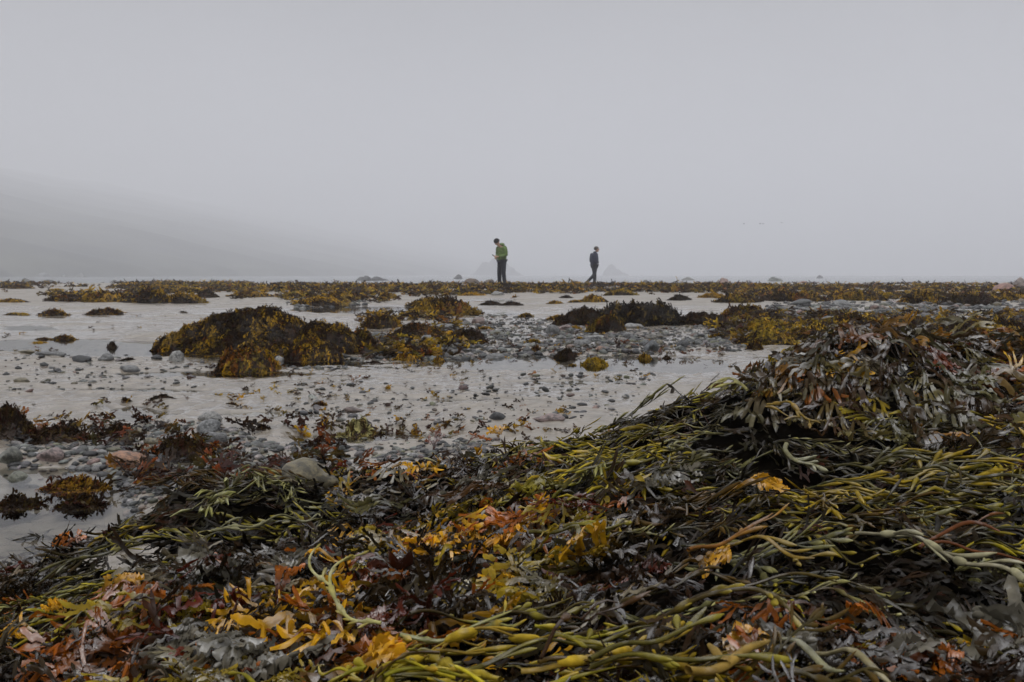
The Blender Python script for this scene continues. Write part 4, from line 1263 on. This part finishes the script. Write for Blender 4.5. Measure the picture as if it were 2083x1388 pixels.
for i, (px, py, w, h, colr, lab) in enumerate(STONES):
    o = bpy.data.objects.new("stone", VAR[i % 9])
    COL.objects.link(o)
    if py > 950 and px < 760 and px > 280:
        x, y, z = spt(px, py)
    else:
        x, y, z = gpt(px, py)
    rx = w / 2 / FPX * y
    rz = h / FPX * y
    ry = max(min(rx * .8, rz * 1.6), rz * .8)
    o.location = (x, y + ry * .7, max(z, -.01) + rz * .12)
    o.scale = (rx, ry, rz * .62)
    o.rotation_euler = (rng.normal(0, .05), rng.normal(0, .08), rng.choice([0, math.pi]) + rng.normal(0, .2))
    g_ = sum(colr) / 3
    o.color = (*[.8 * (.65 * q + .35 * g_) for q in colr], 1)
    tag(o, lab, "stone", "stones on the tidal flat")

# shingle: too many pebbles to count
PEB = [  # outline, size range (m), how many
    ([(0, 895), (240, 868), (440, 862), (560, 905), (720, 905), (700, 960), (560, 985), (330, 1010), (210, 1000), (190, 960), (100, 945), (0, 950)], (.004, .020), 2600),
    ([(700, 905), (1010, 890), (1000, 925), (700, 950)], (.004, .016), 500), ([(230, 985), (480, 945), (330, 1010), (250, 1060)], (.004, .014), 400),
    ([(740, 690), (1000, 640), (1130, 652), (1240, 672), (1450, 664), (1470, 700), (1320, 722), (1000, 728), (760, 735)], (.008, .045), 3600),
    ([(1560, 616), (2150, 612), (2150, 652), (1700, 650), (1560, 650)], (.02, .10), 1300), ([(1380, 690), (1540, 690), (1500, 716), (1380, 712)], (.01, .04), 160),
    ([(560, 600), (760, 600), (740, 632), (600, 630)], (.03, .10), 160), ([(560, 728), (760, 725), (700, 755), (560, 750)], (.01, .03), 150), ([(0, 700), (420, 700), (420, 790), (0, 800)], (.006, .028), 320),
    ([(600, 780), (1350, 760), (1250, 850), (600, 880)], (.004, .020), 420)]
V1, F1 = ICO[1]
V2, F2 = ICO[2]
PV, PF, PC, base = [], [], [], 0
pal = [(.13, .13, .12, 4), (.22, .215, .20, 2.5), (.06, .06, .06, 4), (.02, .02, .02, 4), (.22, .15, .12, 1.2), (.17, .16, .10, 1.5), (.36, .35, .32, 1)]
for poly, (s0, s1), n in PEB:
    pl = np.array(poly, float)
    px, py = rng.uniform(pl[:, 0].min(), pl[:, 0].max(), n * 3), rng.uniform(pl[:, 1].min(), pl[:, 1].max(), n * 3)
    k = inpoly(px, py, poly)
    px, py = px[k][:n], py[k][:n]
    y = .5 * FPX / (py - 560)
    for _ in range(3):
        x = (px - CX) / FPX * y
        y = np.clip((CAMZ - ground(x, y)) * FPX / (py - 560), 1, 60)
    x = (px - CX) / FPX * y
    n = len(x)
    sz = s0 * (s1 / s0) ** (rng.random(n) ** 1.7)
    colr = pick(rng, pal, n, .3) * .78
    nearp = y[0] < 4
    VV, FF = (V2, F2) if nearp else (V1, F1)
    zz = np.maximum(ground(x, y), surf(x, y) - .01 if nearp else -1)
    for i in range(n):
        v = VV * (1 + .22 * vn(VV[:, 0] * 1.2 + i * 7.7, VV[:, 1] * 1.2, VV[:, 2] * 1.2, 5))[:, None] if nearp else VV * (1 + .2 * _h(np.arange(len(VV)), np.full(len(VV), i), np.zeros(len(VV), int), 9))[:, None]
        an = rng.uniform(0, 6.3)
        v = v * [sz[i], sz[i] * rng.uniform(.6, .9), sz[i] * rng.uniform(.35, .65)]
        v = np.column_stack([v[:, 0] * math.cos(an) - v[:, 1] * math.sin(an), v[:, 0] * math.sin(an) + v[:, 1] * math.cos(an), v[:, 2] + v[:, 0] * rng.normal(0, .15)])
        PV.append(v + [x[i], y[i], zz[i] + sz[i] * .04])
        PF.append(FF + base)
        base += len(VV)
        PC.append(np.tile(colr[i], (len(VV), 1)))
tag(mesh("shingle", np.concatenate(PV), np.concatenate(PF), M_PEBBLE, None, np.concatenate(PC)), "wet grey pebbles strewn in banks over the sand", "pebbles", kind='stuff')

# the big boulder with sand on its back and black weed hanging over its face
loc, rx, ry, hh = spot(1292, 664, 190, 60, .8)
root = empty("weed_hung_boulder", loc)
tag(root, "broad sand topped boulder with black weed hanging over its face", "boulder")
V, F = stone_shape(611, 4, .14, .8)
bo = mesh("rock", V * [rx, ry, hh * .95], F, M_ROCK, root)
bo.color = (.30, .275, .24, 1)
r_ = np.random.default_rng(612)


def face(x, y):
    return hh * .97 * np.sqrt(np.clip(1 - (x / rx) ** 2 - (y / ry) ** 2, 0, 1)) + .01


n = 900
x = r_.uniform(-.75, 1.0, n) * rx
y = -np.sqrt(np.clip(1 - (x / rx) ** 2, 0, 1)) * ry * r_.uniform(.55, .97, n)
V, F, C = place(T_C2, r_.integers(0, 4, n), x, y, -math.pi / 2 + r_.normal(0, .7, n), r_.uniform(.7, 1.3, n), r_.uniform(0, .04, n), r_.normal(0, .15, n), r_.normal(0, .5, n), r_.normal(0, 5, n),
                r_.uniform(0, .01, n), r_.uniform(.06, .1, n), r_.uniform(0, 6, n), face, pick(r_, [(.012, .008, .005, 1)], n), pick(r_, [(.016, .01, .006, 6), (.12, .08, .014, 1)], n))
o = mesh("hanging_weed", V, F, M_CLUMP, root, C)
o['kind'] = 'stuff'

# far boulders, fading into the fog: px, base py, w, h, metres away, colour, label
FARB = [
    (738, 577, 40, 17, 120, (.10, .10, .10), "blocky grey boulder out on the misty flat"), (772, 577, 46, 16, 122, (.11, .11, .11), "rounded grey boulder joined to the blocky one"),
    (962, 578, 36, 12, 52, (.13, .095, .07), "brown humped boulder beside the man in green"), (992, 578, 26, 11, 53, (.14, .12, .10), "smaller brown boulder between the humped one and the man"),
    (932, 577, 26, 16, 170, (.12, .12, .12), "faint grey boulder in the fog"), (1174, 580, 34, 8, 50, (.10, .085, .07), "dark flat boulder by the walker in navy"),
    (1401, 578, 34, 12, 130, (.22, .22, .20), "pale grey boulder near the sea line"), (1472, 581, 22, 16, 55, (.32, .23, .20), "small upright pink boulder on the skyline"), (1575, 580, 46, 17, 110, (.19, .20, .18), "wide grey green boulder at the sea line"),
    (1633, 584, 26, 10, 48, (.26, .17, .14), "low reddish boulder in the weed"), (1666, 578, 28, 14, 210, (.16, .16, .17), "ghostly boulder behind the reddish one"), (1755, 578, 22, 9, 240, (.16, .16, .17), "tiny faint boulder in the sea fog"),
    (2040, 602, 64, 30, 26, (.33, .20, .165), "large pink boulder standing in the weed"), (2076, 594, 40, 24, 30, (.24, .20, .18), "greyish boulder behind the large pink one"),
    (1314, 578, 20, 6, 60, (.12, .11, .10), "small dark boulder on the weed skyline"), (1330, 577, 40, 7, 190, (.13, .13, .13), "long faint rock low in the fog"),
    (57, 578, 40, 9, 75, (.16, .155, .14), "grey slab shaped boulder on the misty shore"), (101, 578, 46, 9, 70, (.10, .10, .09), "dark slab shaped boulder on the misty shore"),
    (205, 580, 26, 6, 60, (.36, .36, .34), "white stone shining on the misty shore"), (235, 579, 24, 8, 90, (.15, .15, .14), "grey lump on the misty shore"),
    (165, 574, 24, 20, 330, (.26, .26, .25), "white rock under the foggy hillside"), (130, 572, 18, 14, 340, (.18, .18, .17), "pale rock under the foggy hillside"), (90, 572, 30, 18, 345, (.2, .2, .19), "grey rock under the foggy hillside"),
    (615, 578, 26, 6, 70, (.14, .14, .13), "small grey rock before the bay"), (450, 578, 30, 6, 80, (.2, .2, .18), "low pale rock before the bay"),
]
for i, (px, py, w, h, y, colr, lab) in enumerate(FARB):
    x, _, z = at(px, py, y)
    V, F = stone_shape(700 + i, 3, .3, 1.0, 1.0, .6)
    rx, hh = w / 2 / FPX * y, h / FPX * y
    g = float(ground(np.array([x]), np.array([y]))[0]) if y < 90 else -.2
    z0 = min(z, g) - .05
    o = mesh("boulder", V * [rx, rx * .8, 1.0 * (hh + z - z0)] , F, M_ROCK, loc=(x, y, z0))
    o.color = (*colr, 1)
    tag(o, lab, "boulder", "boulders along the misty shore")

# two rocky islands
for (pts, y, lab, sd) in [
        ([(945, 575), (956, 567), (975, 545), (987, 531), (1005, 529), (1025, 536), (1040, 545), (1056, 556), (1069, 569), (1075, 575)], 1050, "misty pointed rock island behind the man in green", 3),
        ([(1212, 575), (1225, 561), (1233, 548), (1241, 537), (1252, 542), (1263, 552), (1275, 560), (1290, 566), (1310, 575)], 1120, "misty pyramid shaped rock island behind the walker in navy", 4)]:
    W = np.array([at(px, py, y) for px, py in pts])
    xs, zs = W[:, 0], W[:, 2]
    gx = np.linspace(xs.min(), xs.max(), 70)
    gy = np.linspace(-1, 1, 50)
    prof = np.interp(gx, xs, zs)
    prof = prof + (.8 * fbm(gx / 5, gx * 0 + sd, 0, 97, 3) + .5 * np.round(fbm(gx / 2.2, gx * 0 + sd, 0, 98, 2))) * sst(0, 6, prof)
    X, Yn = np.meshgrid(gx, gy)
    half = (xs.max() - xs.min()) * .45
    n1 = fbm(X / 6 + sd * 9, Yn * half / 6, 0, 90 + sd, 4)
    Z = (prof[None] + 2) * (1 - np.abs(Yn) ** 1.2) * (1 + .2 * n1) + 2.6 * n1 + 1.2 * fbm(X / 2, Yn * half / 2, 0, 95, 3) - 2.2
    o = mesh("rock_island", np.column_stack([X.ravel(), (y + Yn * half).ravel(), Z.ravel()]), grid_faces(50, 70), M_ROCK)
    o.color = (.11, .105, .10, 1)
    tag(o, lab, "island")

# ------------------------------------------------------------------ the two people
def skin(joints, edges, sub=2):
    """grow a limb surface round a skeleton: joints name -> (x, y, z, r or (rx, ry)); returns V, F"""
    names = list(joints)
    me = bpy.data.meshes.new("skeleton")
    me.from_pydata([joints[k][:3] for k in names], [(names.index(p), names.index(q)) for p, q in edges], [])
    ob = bpy.data.objects.new("skeleton", me)
    COL.objects.link(ob)
    ob.modifiers.new("skin", 'SKIN').use_smooth_shade = True
    for i, k in enumerate(names):
        r = joints[k][3]
        me.skin_vertices[0].data[i].radius = r if isinstance(r, tuple) else (r, r)
        me.skin_vertices[0].data[i].use_root = (i == 0)
    ob.modifiers.new("sub", 'SUBSURF').levels = sub
    dg = bpy.context.evaluated_depsgraph_get()
    ev = bpy.data.meshes.new_from_object(ob.evaluated_get(dg))
    bpy.data.objects.remove(ob)
    return ev


def solid(name, meshes, mat, parent, voxel=.008, smooth=3):
    """join surfaces into one continuous body"""
    bm = bmesh.new()
    for m in meshes:
        if isinstance(m, tuple):
            v0 = [bm.verts.new(c) for c in m[0]]
            for f in m[1]:
                bm.faces.new([v0[i] for i in f])
        else:
            bm.from_mesh(m)
    me = bpy.data.meshes.new(name)
    bm.to_mesh(me)
    bm.free()
    ob = bpy.data.objects.new(name, me)
    COL.objects.link(ob)
    r = ob.modifiers.new("r", 'REMESH')
    r.mode, r.voxel_size, r.use_smooth_shade = 'VOXEL', voxel, True
    s_ = ob.modifiers.new("s", 'SMOOTH')
    s_.iterations, s_.factor = smooth, .5
    dg = bpy.context.evaluated_depsgraph_get()
    ev = bpy.data.meshes.new_from_object(ob.evaluated_get(dg))
    bpy.data.objects.remove(ob)
    ev.materials.clear()
    ev.materials.append(mat)
    o = bpy.data.objects.new(name, ev)
    COL.objects.link(o)
    o.parent = parent
    return o


def ball(c, ax, rot=None):
    V, F = ICO[3]
    V = V * ax
    if rot is not None:
        V = V @ np.array(rot).T
    return V + c, F


def rotx(t):
    return np.array(Matrix.Rotation(t, 3, 'X'))


SKIN_M = plain_mat("skin", (.45, .27, .20), .5, .4, 30, (.92, 1.08), .0005)
GREEN_M = plain_mat("green_jacket_cloth", (.088, .145, .028), .6, .3, 14, (.75, 1.25), .012)
NAVY_M = plain_mat("navy_jacket_cloth", (.006, .008, .032), .6, .3, 14, (.75, 1.25), .012)
TROUS_M = plain_mat("dark_trouser_cloth", (.010, .011, .018), .75, .2, 18, (.8, 1.2), .008)
BLACK_M = plain_mat("black_knit", (.008, .008, .009), .9, .2, 60, (.7, 1.3), .004)
BOOT_M = plain_mat("boot_leather", (.014, .011, .009), .6, .4, 20, (.8, 1.2), .003)
HAIR_M = plain_mat("brown_hair", (.045, .032, .022), .6, .4, 60, (.6, 1.4), .006)
EYE_M = plain_mat("eye", (.03, .025, .02), .2, .6, 5, (.9, 1.1), .0)
GLASS_M = plain_mat("phone_glass", (.01, .01, .012), .12, .6, 5, (.9, 1.1), .0)


def head_parts(c, tilt):
    """skull, jaw, nose, brow, ears and lips; local front is +Y"""
    Rm = rotx(tilt)
    out = []
    for off, ax in [((0, -.005, .035), (.078, .095, .095)), ((0, .022, -.045), (.058, .066, .068)), ((0, .100, -.005), (.014, .022, .022)), ((0, .092, .012), (.009, .014, .026)),
                    ((0, .078, .035), (.055, .018, .012)), ((.079, .0, .0), (.012, .022, .034)), ((-.079, .0, .0), (.012, .022, .034)), ((0, .084, -.048), (.024, .010, .006)), ((0, .082, -.060), (.020, .010, .006)), ((0, .062, -.095), (.026, .022, .018))]:
        out.append(ball(np.array(c) + Rm @ np.array(off), ax, Rm))
    return out


def hand(joints, edges, wrist, key, d, side, curl):
    """palm, four bent fingers and a thumb from the wrist; d = pointing direction, side = thumb direction"""
    d, side = np.array(d, float) / np.linalg.norm(d), np.array(side, float) / np.linalg.norm(side)
    nrm = np.cross(d, side)
    w = np.array(wrist)
    joints[key + 'palm'] = (*(w + d * .055), (.030, .017))
    edges.append((key, key + 'palm'))
    for i, (o, l) in enumerate(((.027, .072), (.009, .080), (-.009, .075), (-.026, .060))):
        p0, p1 = w + d * .09 + side * o, w + d * (.09 + l * .5) + side * o * 1.1 - nrm * curl * l * .25
        p2 = w + d * (.09 + l * .85) + side * o * 1.1 - nrm * curl * l * .75
        for q, (p, r) in enumerate(((p0, .009), (p1, .0085), (p2, .0075))):
            joints[f'{key}f{i}{q}'] = (*p, r)
        edges += [(key + 'palm', f'{key}f{i}0'), (f'{key}f{i}0', f'{key}f{i}1'), (f'{key}f{i}1', f'{key}f{i}2')]
    t0, t1 = w + d * .04 + side * .036, w + d * .085 + side * .058 - nrm * curl * .012
    joints[key + 't0'] = (*t0, .011)
    joints[key + 't1'] = (*t1, .009)
    edges += [(key + 'palm', key + 't0'), (key + 't0', key + 't1')]


def person(root, P, head, tilt, wl, wr, hands, jm, jacket_len, hood):
    """P: joint places (local, front = +Y)"""
    J = {'pelvis': (*P['pelvis'], .11), 'waist': (*P['waist'], .10), 'chest': (*P['chest'], .105), 'neck0': (*P['neck'], .062), 'neck1': (*(np.array(head) - [0, .01, .07]), .055)}
    E = [('pelvis', 'waist'), ('waist', 'chest'), ('chest', 'neck0'), ('neck0', 'neck1')]
    for s_ in 'LR':
        J['sh' + s_] = (*P['sh' + s_], .052)
        J['el' + s_] = (*P['el' + s_], .043)
        J['wr' + s_] = (*P['wr' + s_], .030)
        J['hip' + s_] = (*P['hip' + s_], .088)
        J['kn' + s_] = (*P['kn' + s_], .058)
        J['an' + s_] = (*P['an' + s_], .040)
        J['toe' + s_] = (*P['toe' + s_], .038)
        E += [('chest', 'sh' + s_), ('sh' + s_, 'el' + s_), ('el' + s_, 'wr' + s_), ('pelvis', 'hip' + s_), ('hip' + s_, 'kn' + s_), ('kn' + s_, 'an' + s_), ('an' + s_, 'toe' + s_)]
    for s_, (d, side, curl) in hands.items():
        hand(J, E, P['wr' + s_], 'wr' + s_, d, side, curl)
    body = solid("body", [skin(J, E, 1)] + head_parts(head, tilt), SKIN_M, root, .0065, 2)
    Rm = rotx(tilt)
    for sx in (-1, 1):
        c = np.array(head) + Rm @ np.array((sx * .031, .082, .014))
        V, F = ball(c, (.011, .011, .011))
        mesh("eye", V, F, EYE_M, root)
    # jacket: torso and sleeves
    J2 = {'a': (*(np.array(P['pelvis']) * [1, 1, 0] + [0, 0, jacket_len]), (.178, .135)), 'b': (*P['waist'], (.182, .142)), 'c': (*P['chest'], (.205, .142)), 'd': (*P['neck'], (.092, .088))}
    torso = skin(J2, [('a', 'b'), ('b', 'c'), ('c', 'd')], 2)
    sleeves = []
    for s_ in 'LR':
        w_ = np.array(P['wr' + s_]) * .93 + np.array(P['el' + s_]) * .07
        ins = np.array(P['sh' + s_]) * [.6, 1, 1]
        sleeves.append(skin({'c': (*ins, .085), 's': (*P['sh' + s_], .092), 'e': (*P['el' + s_], .080), 'w': (*w_, .060)}, [('c', 's'), ('s', 'e'), ('e', 'w')], 2))
    extra = []
    if hood:
        c = np.array(P['neck']) + [0, -.075, .035]
        extra = [ball(c, (.115, .075, .085)), ball(c + [0, .03, .02], (.105, .10, .06))]
    else:
        extra = [ball(np.array(P['neck']) + [0, 0, .025], (.078, .078, .05))]
    jk = solid("jacket", [torso] + sleeves + extra, jm, root, .012, 3)
    # cloth folds
    co = np.array([v.co[:] for v in jk.data.vertices])
    nr = np.array([v.normal[:] for v in jk.data.vertices])
    co += nr * (.010 * fbm(co[:, 0] / .09, co[:, 1] / .09, co[:, 2] / .05, 7, 3))[:, None]
    jk.data.vertices.foreach_set("co", co.astype(np.float32).ravel())
    J3 = {'p': (*P['pelvis'], (.13, .12))}
    E3 = []
    for s_ in 'LR':
        J3['h' + s_], J3['k' + s_] = (*P['hip' + s_], .102), (*P['kn' + s_], .078)
        J3['a' + s_] = (*(np.array(P['an' + s_]) + [0, 0, .01]), .066)
        E3 += [('p', 'h' + s_), ('h' + s_, 'k' + s_), ('k' + s_, 'a' + s_)]
    solid("trousers", [skin(J3, E3, 2)], TROUS_M, root, .012, 2)
    for s_ in 'LR':
        an, to = np.array(P['an' + s_]), np.array(P['toe' + s_])
        J4 = {'a': (*(an + [0, 0, .06]), .058), 'b': (*(an + [0, 0, -.03]), .056), 'c': (*(an * .4 + to * .6 + [0, 0, 0]), (.05, .042)), 'd': (*(to + (to - an) * .2), (.046, .034))}
        solid("boot", [skin(J4, [('a', 'b'), ('b', 'c'), ('c', 'd')], 2)], BOOT_M, root, .01, 2)


y1 = 1.70 / 95 * FPX * 1.0
p1 = at(1021, 583.5, y1)
r1 = empty("person", p1, math.radians(128))
tag(r1, "man in a green hooded jacket and black beanie looking down at his phone", "person")
head1, tilt1 = (.02, .175, 1.600), -.75
person(r1, dict(pelvis=(0, 0, .95), waist=(0, -.01, 1.10), chest=(0, .0, 1.33), neck=(0, .065, 1.47), shL=(-.185, .02, 1.41), shR=(.185, .02, 1.41), elL=(-.255, .02, 1.12), elR=(.255, -.03, 1.13),
                wrL=(-.10, .255, 1.08), wrR=(.09, .20, 1.02), hipL=(-.09, 0, .90), hipR=(.09, 0, .90), knL=(-.14, .04, .49), knR=(.145, .0, .49), anL=(-.18, .02, .085), anR=(.19, -.05, .085),
                toeL=(-.20, .17, .035), toeR=(.22, .10, .035)), head1, tilt1, 0, 0,
       {'L': ((.35, .9, .12), (.5, -.1, .85), .8), 'R': ((-.75, .6, .05), (.1, .2, .95), .8)}, GREEN_M, .86, True)
Rm = rotx(tilt1)
c = np.array(head1)
V, F = ball((0, 0, 0), (1, 1, 1))
V = V[:, :] * [.092, .108, .108] + [0, -.012, .048]
m_ = V[:, 2] < .02
V[m_, 2] = .02 + (V[m_, 2] - .02) * .12
V[m_, :2] *= 1.02
mesh("beanie", V @ Rm.T + c, F, BLACK_M, r1)
# the phone he holds
bm = bmesh.new()
bmesh.ops.create_cube(bm, size=1)
bmesh.ops.scale(bm, verts=bm.verts, vec=(.075, .15, .009))
bmesh.ops.bevel(bm, geom=list(bm.edges), offset=.003, segments=2, affect='EDGES')
me = bpy.data.meshes.new("phone")
bm.to_mesh(me)
bm.free()
me.materials.append(BLACK_M)
ph = bpy.data.objects.new("phone", me)
COL.objects.link(ph)
loc = Matrix.Translation(Vector(p1)) @ Matrix.Rotation(math.radians(128), 4, 'Z')
ph.matrix_world = loc @ Matrix.Translation((-.05, .41, 1.115)) @ Matrix.Rotation(.55, 4, 'X')
tag(ph, "dark phone held out by the man in green", "phone")
scn = mesh("screen", np.array([[-.033, -.066, .0052], [.033, -.066, .0052], [.033, .066, .0052], [-.033, .066, .0052]]), np.array([[0, 1, 2, 3]]), GLASS_M, ph)

y2 = 1.76 / 78 * FPX * 1.0
p2 = at(1209, 581.5, y2)
r2 = empty("person", p2, math.radians(-68))
tag(r2, "bareheaded walker in a long navy coat striding with hands in pockets", "person")
head2, tilt2 = (.02, .08, 1.655), -.05
person(r2, dict(pelvis=(0, 0, .95), waist=(0, -.03, 1.10), chest=(0, -.03, 1.34), neck=(0, .02, 1.50), shL=(-.18, -.02, 1.43), shR=(.18, -.02, 1.43), elL=(-.25, -.03, 1.14), elR=(.25, -.03, 1.14),
                wrL=(-.20, .06, 1.0), wrR=(.20, .06, 1.0), hipL=(-.085, 0, .90), hipR=(.085, 0, .90), knL=(-.09, .06, .48), knR=(.10, -.06, .49), anL=(-.09, .05, .085), anR=(.10, -.36, .17),
                toeL=(-.10, .20, .035), toeR=(.11, -.26, .045)), head2, tilt2, 0, 0,
       {'L': ((.8, .0, -.5), (0, .9, .3), .5), 'R': ((-.8, .0, -.5), (0, .9, .3), .5)}, NAVY_M, .80, False)
Rm = rotx(tilt2)
V, F = ball((0, 0, 0), (1, 1, 1))
V = V * [.086, .104, .098] + [0, -.014, .045]
front = (V[:, 1] > .045) & (V[:, 2] < .075)
V[front, 1] = .045
lowm = V[:, 2] < -.03
V[lowm, 2] = -.03 + (V[lowm, 2] + .03) * .2
V += .004 * fbm(V[:, 0] / .02, V[:, 1] / .02, V[:, 2] / .04, 3, 2)[:, None]
mesh("hair", V @ Rm.T + np.array(head2), F, HAIR_M, r2)

r1.scale = (1.1, 1.1, 1.0)
r2.scale = (1.16, 1.16, 1.0)

# ------------------------------------------------------------------ birds far off in the fog
M_BIRD = plain_mat("dark_feathers", (.05, .05, .05), .7, .2, 20, (.8, 1.2), .0)
for i, (px, py, lab) in enumerate([(1513, 455.5, "lone bird trailing the flock in the fog"), (1546, 455.5, "bird flying close behind another in the fog"), (1552.5, 455.5, "bird flying just ahead of its close companion"), (1590, 453.5, "bird leading the flock in the fog")]):
    p = at(px, py, 300)
    a_ = np.linspace(0, 1, 9)
    bodyv, bodyf = ball((0, 0, 0), (.26, .09, .08))
    V, F = [bodyv], [bodyf]
    o = mesh("bird", bodyv * np.where(bodyv[:, :1] > 0, [[1.1, 1, 1]], [[1.4, .8, .7]]), bodyf, M_BIRD, loc=p)
    o.rotation_euler = (0, 0, .3 * i)
    tag(o, lab, "bird", "birds far off over the sea")
    for sg in (-1, 1):
        sp = np.linspace(0, 1, 8)
        ch = .16 * np.interp(sp, [0, .4, .8, 1], [1, 1.05, .7, .1])
        yy_ = sg * sp * .55
        zz_ = .16 * np.sin(sp * 2.2 + i * .5)
        v = np.stack([np.stack([.10 - .10 * sp + ch * .5, yy_, zz_ + .006], -1), np.stack([.10 - .10 * sp - ch * .5, yy_, zz_], -1)], 1).reshape(-1, 3)
        mesh("wing", np.concatenate([v, v - [0, 0, .012]]), np.concatenate([grid_faces(8, 2), grid_faces(8, 2)[:, ::-1] + 16]), M_BIRD, o)

# ------------------------------------------------------------------ the fog
HAZE = 0.0017
bm = bmesh.new()
bmesh.ops.create_cube(bm, size=1)
me = bpy.data.meshes.new("haze")
bm.to_mesh(me)
bm.free()
hz, nt, b, out = new_mat("fog")
nt.nodes.remove(b)
pv = nt.nodes.new("ShaderNodeVolumePrincipled")
pv.inputs['Color'].default_value = (.96, .965, 1.0, 1)
pv.inputs['Density'].default_value = HAZE
pv.inputs['Anisotropy'].default_value = 0.0
nt.links.new(pv.outputs[0], out.inputs['Volume'])
me.materials.append(hz)
ho = bpy.data.objects.new("haze", me)
COL.objects.link(ho)
ho.scale = (7000, 4200, 206)
ho.location = (0, 1950, 101)
tag(ho, kind='stuff')
